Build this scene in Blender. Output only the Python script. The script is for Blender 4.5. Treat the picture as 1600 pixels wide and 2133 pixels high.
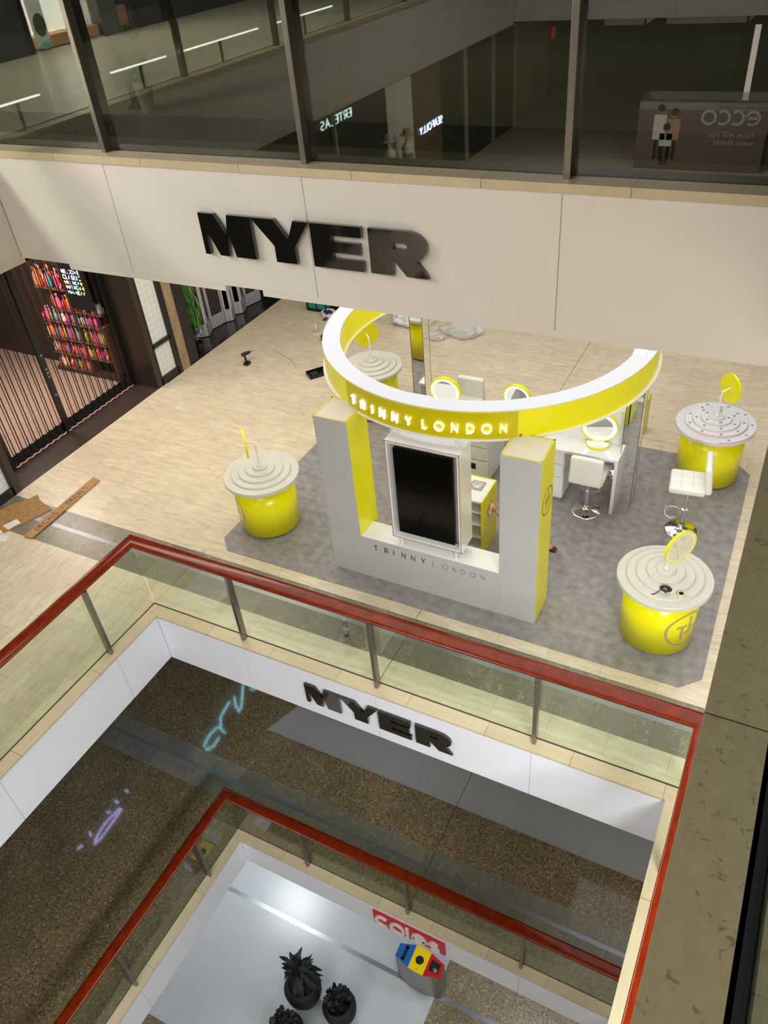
import bpy, bmesh, math, random
from mathutils import Vector, Matrix, Euler
random.seed(7)
R = math.radians
for o in list(bpy.data.objects): bpy.data.objects.remove(o)
SC = bpy.context.scene
COL = SC.collection
PI = math.pi

# ------------------------------------------------------------------ camera
cam = bpy.data.cameras.new('camera'); camo = bpy.data.objects.new('camera', cam); COL.objects.link(camo)
camo.location = (0, 0, 6.957)
camo.rotation_euler = (0.8994449, 0.0825870, 0.4720018)
cam.sensor_fit = 'VERTICAL'; cam.sensor_height = 36; cam.lens = 1642.383 / 2133 * 36
cam.clip_start = 0.05; cam.clip_end = 200
SC.camera = camo

# ------------------------------------------------------------------ world, exposure
w = bpy.data.worlds.new('world'); SC.world = w; w.use_nodes = True
bg = w.node_tree.nodes['Background']; bg.inputs[0].default_value = (0.75, 0.8, 0.9, 1); bg.inputs[1].default_value = 0.02
SC.view_settings.view_transform = 'Standard'; SC.view_settings.look = 'None'
SC.view_settings.exposure = 0.0; SC.view_settings.gamma = 1.0; SC.view_settings.use_curve_mapping = False
SC.cycles.use_denoising = True
SC.cycles.sample_clamp_indirect = 6
SC.cycles.max_bounces = 8; SC.cycles.transparent_max_bounces = 16; SC.cycles.glossy_bounces = 5

# ------------------------------------------------------------------ room lights (ceiling lamps under each slab, plus added fill lamps)
def area(name, loc, size, power, color=(1, 1, 1), rot=(0, 0, 0), sy=None):
    l = bpy.data.lights.new(name, 'AREA'); l.energy = power; l.color = color
    l.size = size
    if sy: l.shape = 'RECTANGLE'; l.size_y = sy
    o = bpy.data.objects.new(name, l); COL.objects.link(o); o.location = loc; o.rotation_euler = rot
    return o
def spot(name, loc, target, power, angle, color=(1, 1, 1), blend=0.6, radius=0.05):
    l = bpy.data.lights.new(name, 'SPOT'); l.energy = power; l.color = color
    l.spot_size = R(angle); l.spot_blend = blend; l.shadow_soft_size = radius
    o = bpy.data.objects.new(name, l); COL.objects.link(o); o.location = loc
    o.rotation_euler = (Vector(target) - Vector(loc)).to_track_quat('-Z', 'Y').to_euler()
    return o
WARM = (1.0, 0.89, 0.76); NEUT = (1.0, 0.975, 0.955); COOL = (0.90, 0.95, 1.0)
# level of the kiosk
area('ceiling_lamp', (-3.2, 10.3, 4.5), 9.0, 360, NEUT, sy=9.0)
area('ceiling_lamp', (-8.3, 8.0, 4.5), 1.6, 125, WARM, sy=4)
area('ceiling_lamp', (-8.3, 1.5, 4.5), 1.6, 60, WARM, sy=4)
area('ceiling_lamp', (-5.0, -10.8, 4.45), 5.0, 650, NEUT, sy=1.6)
area('ceiling_lamp', (2.6, -1.2, 4.45), 2.0, 1250, COOL, sy=5.0)
# lower levels
area('ceiling_lamp', (-3.2, -10.5, -0.95), 5.0, 300, COOL, sy=2.0)
area('ceiling_lamp', (2.6, 0.0, -0.95), 2.0, 150, COOL, sy=5.0)
area('ceiling_lamp', (-8.72, 7.55, -6.2), 1.0, 170, COOL, sy=1.0)
area('ceiling_lamp', (-1.2, 6.6, -6.2), .8, 60, COOL, sy=.8)
area('ceiling_lamp', (-3.0, -9.5, -6.3), 5.0, 700, COOL, sy=2.0)
area('ceiling_lamp', (2.6, 1.0, -6.3), 2.0, 350, COOL, sy=4.0)
area('ceiling_lamp', (0.2, 7.2, -0.95), 3.0, 26, NEUT, sy=3.0)  # added fill lamp, lifts the dark right side of this floor
# added fill lamps at the high ceiling, over the well and upper walkways
area('ceiling_lamp', (-3.2, -3.0, 8.9), 4.0, 420, NEUT, sy=5.0)  # added to brighten the fascias, ledges and floors round the well
area('ceiling_lamp', (-8.3, 0.5, 8.9), 1.0, 480, NEUT, sy=5.0)  # added to brighten the upper left walkway floor
area('ceiling_lamp', (-2.5, 8.2, 8.9), 4.0, 12, NEUT, sy=1.0)  # added weak fill, brings out the floor behind the upper glass

# ------------------------------------------------------------------ materials
MATS = {}
def nn(nt, t, **kw):
    n = nt.nodes.new(t)
    for k, v in kw.items():
        if k.startswith('i_'): n.inputs[k[2:].replace('_', ' ')].default_value = v
        else: setattr(n, k, v)
    return n
def c4(c): return (c[0], c[1], c[2], 1)
def srgb(r, g, b):
    f = lambda v: (v / 255 / 12.92) if v / 255 <= 0.04045 else ((v / 255 + 0.055) / 1.055) ** 2.4
    return (f(r), f(g), f(b))
def mat(name, color, rough=0.5, metal=0.0, emit=None, es=0, coat=0, noise=0, nscale=20, spec=0.5, alpha=1, nstretch=(1, 1, 1), bump=0):
    if name in MATS: return MATS[name]
    m = bpy.data.materials.new(name); m.use_nodes = True; nt = m.node_tree
    b = nt.nodes['Principled BSDF']
    b.inputs['Base Color'].default_value = c4(color); b.inputs['Roughness'].default_value = rough
    b.inputs['Metallic'].default_value = metal; b.inputs['Coat Weight'].default_value = coat
    b.inputs['Coat Roughness'].default_value = 0.05
    b.inputs['Specular IOR Level'].default_value = spec
    if emit: b.inputs['Emission Color'].default_value = c4(emit); b.inputs['Emission Strength'].default_value = es
    g = nn(nt, 'ShaderNodeNewGeometry')
    mp = nn(nt, 'ShaderNodeMapping'); mp.inputs['Scale'].default_value = nstretch
    nt.links.new(g.outputs['Position'], mp.inputs[0])
    n = nn(nt, 'ShaderNodeTexNoise', i_Scale=nscale, i_Detail=6.0); nt.links.new(mp.outputs[0], n.inputs['Vector'])
    if noise:
        mx = nn(nt, 'ShaderNodeMix', data_type='RGBA', blend_type='MULTIPLY')
        mx.inputs[0].default_value = 1
        mr = nn(nt, 'ShaderNodeMapRange'); mr.inputs[1].default_value = .3; mr.inputs[2].default_value = .7
        mr.inputs[3].default_value = 1 - noise; mr.inputs[4].default_value = 1 + noise
        nt.links.new(n.outputs[0], mr.inputs[0])
        mx.inputs[6].default_value = c4(color)
        cb = nn(nt, 'ShaderNodeCombineColor')
        for i in range(3): nt.links.new(mr.outputs[0], cb.inputs[i])
        nt.links.new(cb.outputs[0], mx.inputs[7]); nt.links.new(mx.outputs[2], b.inputs['Base Color'])
    if bump:
        bp = nn(nt, 'ShaderNodeBump'); bp.inputs['Strength'].default_value = bump; bp.inputs['Distance'].default_value = .02
        nt.links.new(n.outputs[0], bp.inputs['Height']); nt.links.new(bp.outputs[0], b.inputs['Normal'])
    if alpha < 1:
        b.inputs['Alpha'].default_value = alpha
    MATS[name] = m; return m

def tile_mat(name, c1, c2, cm, bw, bh, mortar=.0025, rot=0, rough=.3, off=.5, freq=2, loc=(0, 0, 0), streak=(1.2, 9, 1), sa=.12, veins=None):
    """stone tiles laid in courses; veining is part of the stone"""
    m = bpy.data.materials.new(name); m.use_nodes = True; nt = m.node_tree; b = nt.nodes['Principled BSDF']
    g = nn(nt, 'ShaderNodeNewGeometry'); mp = nn(nt, 'ShaderNodeMapping')
    mp.inputs['Rotation'].default_value = (0, 0, rot); mp.inputs['Location'].default_value = loc
    nt.links.new(g.outputs['Position'], mp.inputs[0])
    br = nn(nt, 'ShaderNodeTexBrick', i_Scale=1.0, offset=off, offset_frequency=freq)
    br.inputs['Mortar Size'].default_value = mortar; br.inputs['Mortar Smooth'].default_value = 0
    br.inputs['Brick Width'].default_value = bw; br.inputs['Row Height'].default_value = bh
    br.inputs['Color1'].default_value = c4(c1); br.inputs['Color2'].default_value = c4(c2); br.inputs['Mortar'].default_value = c4(cm)
    nt.links.new(mp.outputs[0], br.inputs['Vector'])
    m2 = nn(nt, 'ShaderNodeMapping'); m2.inputs['Scale'].default_value = streak
    nt.links.new(mp.outputs[0], m2.inputs[0])
    n = nn(nt, 'ShaderNodeTexNoise', i_Scale=2.2, i_Detail=8.0, i_Roughness=.65, i_Distortion=.6); nt.links.new(m2.outputs[0], n.inputs['Vector'])
    mr = nn(nt, 'ShaderNodeMapRange'); mr.inputs[1].default_value = .3; mr.inputs[2].default_value = .7
    mr.inputs[3].default_value = 1 - sa; mr.inputs[4].default_value = 1 + sa
    nt.links.new(n.outputs[0], mr.inputs[0])
    cb = nn(nt, 'ShaderNodeCombineColor')
    for i in range(3): nt.links.new(mr.outputs[0], cb.inputs[i])
    mx = nn(nt, 'ShaderNodeMix', data_type='RGBA', blend_type='MULTIPLY'); mx.inputs[0].default_value = 1
    nt.links.new(br.outputs['Color'], mx.inputs[6]); nt.links.new(cb.outputs[0], mx.inputs[7])
    out = mx.outputs[2]
    if veins:
        v = nn(nt, 'ShaderNodeTexNoise', i_Scale=3.5, i_Detail=5.0, i_Distortion=1.6); nt.links.new(mp.outputs[0], v.inputs['Vector'])
        r = nn(nt, 'ShaderNodeValToRGB'); e = r.color_ramp.elements
        e[0].position = .490; e[0].color = (0, 0, 0, 1); e[1].position = .5; e[1].color = (1, 1, 1, 1)
        e2 = r.color_ramp.elements.new(.507); e2.color = (0, 0, 0, 1)
        e[1].color = (.6, .6, .6, 1)
        nt.links.new(v.outputs[0], r.inputs[0])
        mv = nn(nt, 'ShaderNodeMix', data_type='RGBA'); nt.links.new(r.outputs[0], mv.inputs[0])
        nt.links.new(out, mv.inputs[6]); mv.inputs[7].default_value = c4(veins); out = mv.outputs[2]
    nt.links.new(out, b.inputs['Base Color'])
    b.inputs['Roughness'].default_value = rough
    MATS[name] = m; return m

def speckle_mat(name, base, dark, light, scale=60, rough=.4, blotch=.15):
    m = bpy.data.materials.new(name); m.use_nodes = True; nt = m.node_tree; b = nt.nodes['Principled BSDF']
    g = nn(nt, 'ShaderNodeNewGeometry')
    vo = nn(nt, 'ShaderNodeTexVoronoi', i_Scale=scale); nt.links.new(g.outputs['Position'], vo.inputs['Vector'])
    r = nn(nt, 'ShaderNodeValToRGB'); r.color_ramp.interpolation = 'CONSTANT'
    e = r.color_ramp.elements; e[0].color = c4(dark); e[0].position = 0; e[1].color = c4(base); e[1].position = .28
    x = e.new(.8); x.color = c4(light)
    nt.links.new(vo.outputs['Color'], r.inputs[0])
    n = nn(nt, 'ShaderNodeTexNoise', i_Scale=1.6, i_Detail=5.0); nt.links.new(g.outputs['Position'], n.inputs['Vector'])
    mr = nn(nt, 'ShaderNodeMapRange'); mr.inputs[1].default_value = .3; mr.inputs[2].default_value = .7
    mr.inputs[3].default_value = 1 - blotch; mr.inputs[4].default_value = 1 + blotch
    nt.links.new(n.outputs[0], mr.inputs[0])
    cb = nn(nt, 'ShaderNodeCombineColor')
    for i in range(3): nt.links.new(mr.outputs[0], cb.inputs[i])
    mx = nn(nt, 'ShaderNodeMix', data_type='RGBA', blend_type='MULTIPLY'); mx.inputs[0].default_value = 1
    nt.links.new(r.outputs[0], mx.inputs[6]); nt.links.new(cb.outputs[0], mx.inputs[7])
    nt.links.new(mx.outputs[2], b.inputs['Base Color']); b.inputs['Roughness'].default_value = rough
    MATS[name] = m; return m

def glass_mat(name, tint=(.93, .97, .92), ior=1.75, rough=0.0, base=0.0):
    m = bpy.data.materials.new(name); m.use_nodes = True; nt = m.node_tree
    nt.nodes.remove(nt.nodes['Principled BSDF']); out = nt.nodes['Material Output']
    tr = nn(nt, 'ShaderNodeBsdfTransparent'); tr.inputs[0].default_value = c4(tint)
    gl = nn(nt, 'ShaderNodeBsdfGlossy'); gl.inputs['Roughness'].default_value = rough
    lw = nn(nt, 'ShaderNodeLayerWeight'); lw.inputs[0].default_value = .5
    pw = nn(nt, 'ShaderNodeMath', operation='POWER'); pw.inputs[1].default_value = 5
    F0 = ((ior - 1) / (ior + 1)) ** 2
    ad = nn(nt, 'ShaderNodeMath', operation='MULTIPLY_ADD', use_clamp=True); ad.inputs[1].default_value = 1 - F0; ad.inputs[2].default_value = F0 + base
    mx = nn(nt, 'ShaderNodeMixShader')
    nt.links.new(lw.outputs['Facing'], pw.inputs[0]); nt.links.new(pw.outputs[0], ad.inputs[0]); nt.links.new(ad.outputs[0], mx.inputs[0])
    nt.links.new(tr.outputs[0], mx.inputs[1]); nt.links.new(gl.outputs[0], mx.inputs[2]); nt.links.new(mx.outputs[0], out.inputs[0])
    MATS[name] = m; return m

cream1, cream2 = srgb(218, 206, 180), srgb(206, 192, 165)
M_floorX = tile_mat('travertine_tiles', cream1, srgb(211, 198, 171), srgb(166, 150, 120), .605, .302, .002, loc=(.07, .24, 0), rough=.3, sa=.17, streak=(1.5, 7, 1))
M_floorY = tile_mat('travertine_tiles_lengthwise', cream1, srgb(212, 199, 172), srgb(166, 150, 120), .605, .302, .002, rot=R(90), loc=(.1, .02, 0), rough=.3, sa=.17, streak=(1.5, 7, 1))
M_grey = tile_mat('grey_marble_tiles', srgb(132, 126, 108), srgb(112, 108, 94), srgb(90, 86, 75), .605, .8, .0025, loc=(.3, 0.1, 0), rough=.3, off=0, sa=.16, streak=(3, 3, 1), veins=srgb(205, 192, 150))
M_coping = tile_mat('travertine_coping', srgb(208, 192, 158), srgb(198, 180, 146), srgb(130, 112, 82), .9, 1.2, .0025, loc=(.045, .2, 0), rough=.35, off=0, sa=.08)
M_copingY = tile_mat('travertine_coping_lengthwise', srgb(206, 192, 160), srgb(198, 182, 148), srgb(120, 104, 78), 1.22, 1.2, .003, rot=R(90), loc=(-.03, .2, 0), rough=.35, off=0, sa=.08)
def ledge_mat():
    m = tile_mat('near_ledge_stone_dimmed', srgb(150, 139, 106), srgb(144, 133, 101), srgb(60, 52, 38), 1.22, 1.2, .0018, rot=R(90), loc=(-.03, .2, 0), rough=.55, off=0, sa=.10, streak=(14, 14, 8))  # same stone as the coping, toned down to stand in for dim light
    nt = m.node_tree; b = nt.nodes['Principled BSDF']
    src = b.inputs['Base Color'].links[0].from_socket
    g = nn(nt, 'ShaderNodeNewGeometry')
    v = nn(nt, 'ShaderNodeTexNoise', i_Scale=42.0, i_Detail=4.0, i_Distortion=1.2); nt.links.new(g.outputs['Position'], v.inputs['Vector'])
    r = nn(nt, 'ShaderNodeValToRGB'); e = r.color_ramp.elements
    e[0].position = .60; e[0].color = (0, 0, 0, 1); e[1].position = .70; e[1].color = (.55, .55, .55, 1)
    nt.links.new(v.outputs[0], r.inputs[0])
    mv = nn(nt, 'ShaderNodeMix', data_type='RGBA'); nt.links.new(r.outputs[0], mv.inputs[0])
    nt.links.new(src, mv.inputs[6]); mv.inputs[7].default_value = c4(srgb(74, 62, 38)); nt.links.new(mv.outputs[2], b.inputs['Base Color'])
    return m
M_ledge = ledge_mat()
M_channel = mat('steel_channel', srgb(146, 149, 154), .33, .6, noise=.1, nscale=8, nstretch=(1, 20, 1))
M_carpet = mat('grey_vinyl_mat', srgb(144, 139, 138), .5, noise=.25, nscale=9)
M_terr = speckle_mat('brown_terrazzo', srgb(126, 108, 80), srgb(92, 78, 56), srgb(160, 142, 110), 48, .07)
M_terr2 = speckle_mat('pale_terrazzo', srgb(134, 120, 98), srgb(100, 88, 68), srgb(170, 155, 128), 48, .3)
M_blue = mat('bluegrey_floor', srgb(156, 156, 154), .25, noise=.05, nscale=60)
M_whitefloor = mat('white_floor', srgb(188, 192, 194), .3, noise=.04, nscale=40)
M_darkfloor = mat('dark_floor', srgb(66, 56, 50), .3, noise=.12, nscale=6)
M_pinkfloor = mat('shop_pink_floor', srgb(176, 148, 132), .3, noise=.08, nscale=6)
M_white = mat('white_painted_panel', srgb(232, 232, 238), .42, noise=.01, nscale=3)
M_whiteU = mat('warm_white_panel', srgb(226, 218, 208), .42, noise=.015, nscale=3)
M_gap = mat('panel_gap_grey', srgb(190, 186, 180), .7)
M_ceil = mat('ceiling_white', srgb(205, 203, 198), .8)
M_dark = mat('dark_wall', srgb(34, 31, 29), .5, noise=.15, nscale=5)
M_black = mat('black_satin', srgb(18, 18, 18), .35)
M_blackg = mat('black_gloss_letter', srgb(14, 13, 12), .06, coat=1)
M_blackm = mat('black_matt', srgb(12, 12, 12), .8)
M_wood = mat('red_timber', srgb(114, 34, 7), .16, coat=0, spec=.35, noise=.3, nscale=5, nstretch=(1.5, 1.5, 14))
M_steel = mat('brushed_steel', srgb(150, 144, 136), .3, .9, noise=.06, nscale=30, nstretch=(1, 1, .1))
M_chrome = mat('chrome', (.85, .85, .86), .03, 1.0)
M_mirror = mat('mirror', (.9, .92, .92), .01, 1.0)
M_yellow = mat('yellow_gloss', srgb(240, 231, 8), .25, coat=.15, spec=.3)
M_yellowd = mat('ochre_yellow_panel', srgb(204, 186, 2), .3, coat=.1, spec=.3)
M_yedge = mat('yellow_edge', srgb(205, 198, 70), .3)
M_wg = mat('white_gloss', srgb(236, 236, 236), .12, coat=.5)
M_pg = mat('pale_grey_laminate', srgb(188, 186, 184), .22, coat=.2)
M_wm = mat('white_matt', srgb(232, 230, 226), .45)
M_cream = mat('cream_laminate', srgb(204, 200, 184), .4)
M_vinyl = mat('white_vinyl', srgb(236, 234, 228), .38, noise=.02, nscale=30, bump=.08)
M_glass = glass_mat('balustrade_glass')
M_glassU = glass_mat('upper_balustrade_glass', (.55, .58, .50), 1.95)
M_screen = mat('screen_black', srgb(3, 3, 4), .12, spec=.25)
M_led = mat('led_white', (1, 1, 1), .5, emit=(.95, 1.0, .97), es=3)
M_letter = mat('backlit_letter', (1, 1, .95), .5, emit=(1, 1, .9), es=1.1)
M_card = mat('cardboard', srgb(182, 140, 96), .8, noise=.1, nscale=9)
M_cardedge = mat('cardboard_edge', srgb(110, 66, 40), .9)
M_ink = mat('marker_ink', srgb(60, 40, 30), .7)
M_paper = mat('paper_white', srgb(232, 232, 232), .7)
M_bronze = mat('logo_bronze', srgb(150, 128, 60), .3, .6)
M_taupe = mat('logo_taupe', srgb(190, 170, 130), .3, .4)
M_tile = None

# ------------------------------------------------------------------ mesh builder
class MB:
    def __init__(s): s.v = []; s.f = []; s.mi = []; s.sm = []
    def add(s, vs, fs, m=0, smooth=False, T=None):
        o = len(s.v)
        for p in vs:
            p = Vector(p); s.v.append(tuple(T @ p) if T is not None else tuple(p))
        for f in fs: s.f.append([o + i for i in f]); s.mi.append(m); s.sm.append(smooth)
        return s
    def box(s, x0, y0, z0, x1, y1, z1, m=0, T=None, b=0):
        x0, x1 = min(x0, x1), max(x0, x1); y0, y1 = min(y0, y1), max(y0, y1); z0, z1 = min(z0, z1), max(z0, z1)
        if b > 0:
            b = min(b, (x1 - x0) / 2.01, (y1 - y0) / 2.01, (z1 - z0) / 2.01)
            bm = bmesh.new(); bmesh.ops.create_cube(bm, size=1)
            for v in bm.verts: v.co = Vector((x0 + (v.co.x + .5) * (x1 - x0), y0 + (v.co.y + .5) * (y1 - y0), z0 + (v.co.z + .5) * (z1 - z0)))
            bmesh.ops.bevel(bm, geom=bm.edges[:], offset=b, segments=2, affect='EDGES', profile=.5)
            bm.verts.index_update(); s.add([v.co.copy() for v in bm.verts], [[v.index for v in f.verts] for f in bm.faces], m, False, T); bm.free(); return s
        vs = [(x0, y0, z0), (x1, y0, z0), (x1, y1, z0), (x0, y1, z0), (x0, y0, z1), (x1, y0, z1), (x1, y1, z1), (x0, y1, z1)]
        return s.add(vs, [(0, 3, 2, 1), (4, 5, 6, 7), (0, 1, 5, 4), (1, 2, 6, 5), (2, 3, 7, 6), (3, 0, 4, 7)], m, False, T)
    def prism(s, poly, z0, z1, m=0, T=None):
        n = len(poly); A = sum(poly[i][0] * poly[(i + 1) % n][1] - poly[(i + 1) % n][0] * poly[i][1] for i in range(n))
        if A < 0: poly = poly[::-1]
        vs = [(x, y, z0) for x, y in poly] + [(x, y, z1) for x, y in poly]
        fs = [list(range(n))[::-1], list(range(n, 2 * n))] + [(i, (i + 1) % n, n + (i + 1) % n, n + i) for i in range(n)]
        return s.add(vs, fs, m, False, T)
    def cyl(s, p0, p1, r0, r1=None, n=20, m=0, T=None, smooth=True, caps=True):
        r1 = r0 if r1 is None else r1
        p0, p1 = Vector(p0), Vector(p1); d = (p1 - p0).normalized(); q = Vector((0, 0, 1)).rotation_difference(d)
        vs = []
        for p, r in ((p0, r0), (p1, r1)):
            for i in range(n): a = 2 * PI * i / n; vs.append(p + q @ Vector((r * math.cos(a), r * math.sin(a), 0)))
        s.add(vs, [(i, (i + 1) % n, n + (i + 1) % n, n + i) for i in range(n)], m, smooth, T)
        if caps: s.add(vs[:n], [list(range(n))[::-1]], m, False, T); s.add(vs[n:], [list(range(n))], m, False, T)
        return s
    def lathe(s, prof, c=(0, 0, 0), n=48, m=0, T=None, smooth=False):
        vs = []; k = len(prof)
        for i in range(n):
            a = 2 * PI * i / n
            for r, z in prof: vs.append((c[0] + r * math.cos(a), c[1] + r * math.sin(a), c[2] + z))
        fs = []
        for i in range(n):
            j = (i + 1) % n
            for t in range(k - 1): fs.append((i * k + t, j * k + t, j * k + t + 1, i * k + t + 1))
        return s.add(vs, fs, m, smooth, T)
    def tube(s, path, r, n=8, m=0, T=None, closed=False, sy=1.0):
        path = [Vector(p) for p in path]; k = len(path); rings = []
        for i, p in enumerate(path):
            a = path[i - 1] if (i > 0 or closed) else p; b = path[(i + 1) % k] if (i < k - 1 or closed) else p
            d = (b - a).normalized(); up = Vector((0, 0, 1)) if abs(d.z) < .95 else Vector((1, 0, 0))
            u = d.cross(up).normalized(); v = u.cross(d)
            rr = r[i] if isinstance(r, (list, tuple)) else r
            rings.append([p + u * math.cos(2 * PI * j / n) * rr + v * math.sin(2 * PI * j / n) * rr * sy for j in range(n)])
        vs = [q for g in rings for q in g]; fs = []
        for i in range(k if closed else k - 1):
            i2 = (i + 1) % k
            for j in range(n): fs.append((i * n + j, i * n + (j + 1) % n, i2 * n + (j + 1) % n, i2 * n + j))
        s.add(vs, fs, m, True, T)
        if not closed: s.add(rings[0], [list(range(n))], m, False, T); s.add(rings[-1], [list(range(n))[::-1]], m, False, T)
        return s
    def stroke(s, pts, wd, d0, d1, m=0, T=None, closed=False):
        """flat pen stroke in the xz plane, thickness along y from d0 to d1"""
        k = len(pts); P = [Vector((a, 0, b)) for a, b in pts]; L = []; Rr = []
        for i in range(k):
            a = P[i - 1] if (i > 0 or closed) else P[i]; b = P[(i + 1) % k] if (i < k - 1 or closed) else P[i]
            d = (b - a).normalized(); nrm = Vector((-d.z, 0, d.x))
            e1 = (P[i] - a).normalized() if (P[i] - a).length > 0 else d; sc = 1 / max(.5, abs(e1.dot(d)))
            L.append(P[i] + nrm * wd / 2 * sc); Rr.append(P[i] - nrm * wd / 2 * sc)
        for i in range(k if closed else k - 1):
            j = (i + 1) % k; q = [L[i], L[j], Rr[j], Rr[i]]
            vs = [Vector((p.x, d0, p.z)) for p in q] + [Vector((p.x, d1, p.z)) for p in q]
            s.add(vs, [(0, 1, 2, 3), (7, 6, 5, 4), (0, 4, 5, 1), (1, 5, 6, 2), (2, 6, 7, 3), (3, 7, 4, 0)], m, False, T)
        return s
    def build(s, name, mats, parent=None, local=False, origin=None):
        if not isinstance(mats, (list, tuple)): mats = [mats]
        if parent is not None: off = Vector((0, 0, 0)) if local else world_loc(parent)
        elif origin is not None: off = Vector(origin)
        elif local: off = Vector((0, 0, 0))
        else:
            xs = [p[0] for p in s.v]; ys = [p[1] for p in s.v]; zs = [p[2] for p in s.v]
            off = Vector(((min(xs) + max(xs)) / 2, (min(ys) + max(ys)) / 2, min(zs)))
        me = bpy.data.meshes.new(name)
        me.from_pydata([tuple(Vector(p) - off) for p in s.v], [], s.f); me.update()
        for m in mats: me.materials.append(m)
        me.polygons.foreach_set('material_index', s.mi); me.polygons.foreach_set('use_smooth', s.sm)
        o = bpy.data.objects.new(name, me); COL.objects.link(o)
        if parent is not None: o.parent = parent
        else: o.location = off
        return o
def world_loc(o):
    p = Vector(o.location)
    while o.parent: o = o.parent; p += Vector(o.location)
    return p
def thing(name, label, cat, loc=(0, 0, 0), rz=0, group=None):
    o = bpy.data.objects.new(name, None); COL.objects.link(o); o.empty_display_size = .1
    o.location = loc; o.rotation_euler = (0, 0, rz); tag(o, label, cat, group); return o
def tag(o, label=None, cat=None, group=None, kind=None):
    if label: o['label'] = label
    if cat: o['category'] = cat
    if group: o['group'] = group
    if kind: o['kind'] = kind
    return o
def struct(name, mb, mats):
    o = mb.build(name, mats, origin=(0, 0, 0)); o['kind'] = 'structure'; return o
def kids(o): return [c for c in bpy.data.objects if c.parent == o]
def dup(o, loc=None, rz=None, label=None, parent=None):
    c = o.copy(); COL.objects.link(c)
    if parent is not None: c.parent = parent
    if loc is not None: c.location = loc
    if rz is not None: c.rotation_euler = (0, 0, rz)
    if label: c['label'] = label
    for ch in kids(o): dup(ch, parent=c)
    return c

# ------------------------------------------------------------------ alphabet of pen strokes (unit height, returns strokes and width)
def arc(cx, cy, rx, ry, a0, a1, n=14): return [(cx + rx * math.cos(R(a0 + (a1 - a0) * i / n)), cy + ry * math.sin(R(a0 + (a1 - a0) * i / n))) for i in range(n + 1)]
ST = {
 'T': ([[(0, 1), (.62, 1)], [(.31, 1), (.31, 0)]], .62),
 'R': ([[(0, 0), (0, 1)], [(0, 1), (.3, 1)] + arc(.3, .74, .26, .26, 90, -90) + [(0, .48)], [(.26, .48), (.56, 0)]], .58),
 'I': ([[(.0, 0), (.0, 1)]], .05),
 'N': ([[(0, 0), (0, 1), (.66, 0), (.66, 1)]], .66),
 'Y': ([[(0, 1), (.33, .48), (.66, 1)], [(.33, .48), (.33, 0)]], .66),
 'L': ([[(0, 1), (0, 0), (.46, 0)]], .48),
 'O': ([arc(.5, .5, .5, .5, 0, 348, 28) + [(1.0, .5)]], 1.0),
 'D': ([[(0, 0), (0, 1), (.28, 1)] + arc(.28, .5, .46, .5, 90, -90, 16) + [(0, 0)]], .74),
 'E': ([[(.5, 1), (0, 1), (0, 0), (.5, 0)], [(0, .5), (.42, .5)]], .5),
 'C': ([arc(.45, .5, .45, .5, 50, 310, 18)], .75),
 'A': ([[(0, 0), (.36, 1), (.72, 0)], [(.14, .38), (.58, .38)]], .72),
 'S': ([arc(.28, .75, .26, .25, 40, 270, 10) + arc(.28, .25, .28, .25, 90, -140, 10)[1:]], .56),
 'F': ([[(.5, 1), (0, 1), (0, 0)], [(0, .5), (.42, .5)]], .5),
 'W': ([[(0, 1), (.22, 0), (.44, .8), (.66, 0), (.88, 1)]], .88),
 'M': ([[(0, 0), (0, 1), (.38, .3), (.76, 1), (.76, 0)]], .76),
 'U': ([[(0, 1), (0, .3)] + arc(.3, .3, .3, .3, 180, 360, 8) + [(.6, 1)]], .6),
 'B': ([[(0, 0), (0, 1), (.28, 1)] + arc(.28, .75, .24, .25, 90, -90, 8) + arc(.28, .25, .28, .25, 90, -90, 8) + [(0, 0)]], .56),
 'G': ([arc(.45, .5, .45, .5, 50, 340, 18) + [(.87, .45), (.5, .45)]], .87),
 'H': ([[(0, 0), (0, 1)], [(.6, 0), (.6, 1)], [(0, .5), (.6, .5)]], .6),
 'c': ([arc(.4, .4, .4, .4, 48, 312, 18)], .72),
 'o': ([arc(.42, .4, .42, .4, 0, 345, 24) + [(.84, .4)]], .84),
 'l': ([[(0, 0), (0, 1)]], .06),
 'e': ([[(.05, .4), (.8, .4)] + arc(.42, .4, .4, .4, 0, 312, 20)], .82),
 's': ([arc(.3, .58, .26, .2, 30, 270, 10) + arc(.3, .2, .28, .18, 90, -150, 10)[1:]], .6),
}
def word_strokes(text, gap=.5, space=1.0):
    out = []; x = 0
    for ch in text:
        if ch == ' ': x += space; continue
        s, wd = ST[ch]; out.append((ch, x, s, wd)); x += wd + gap
    return out, x - gap

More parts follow.
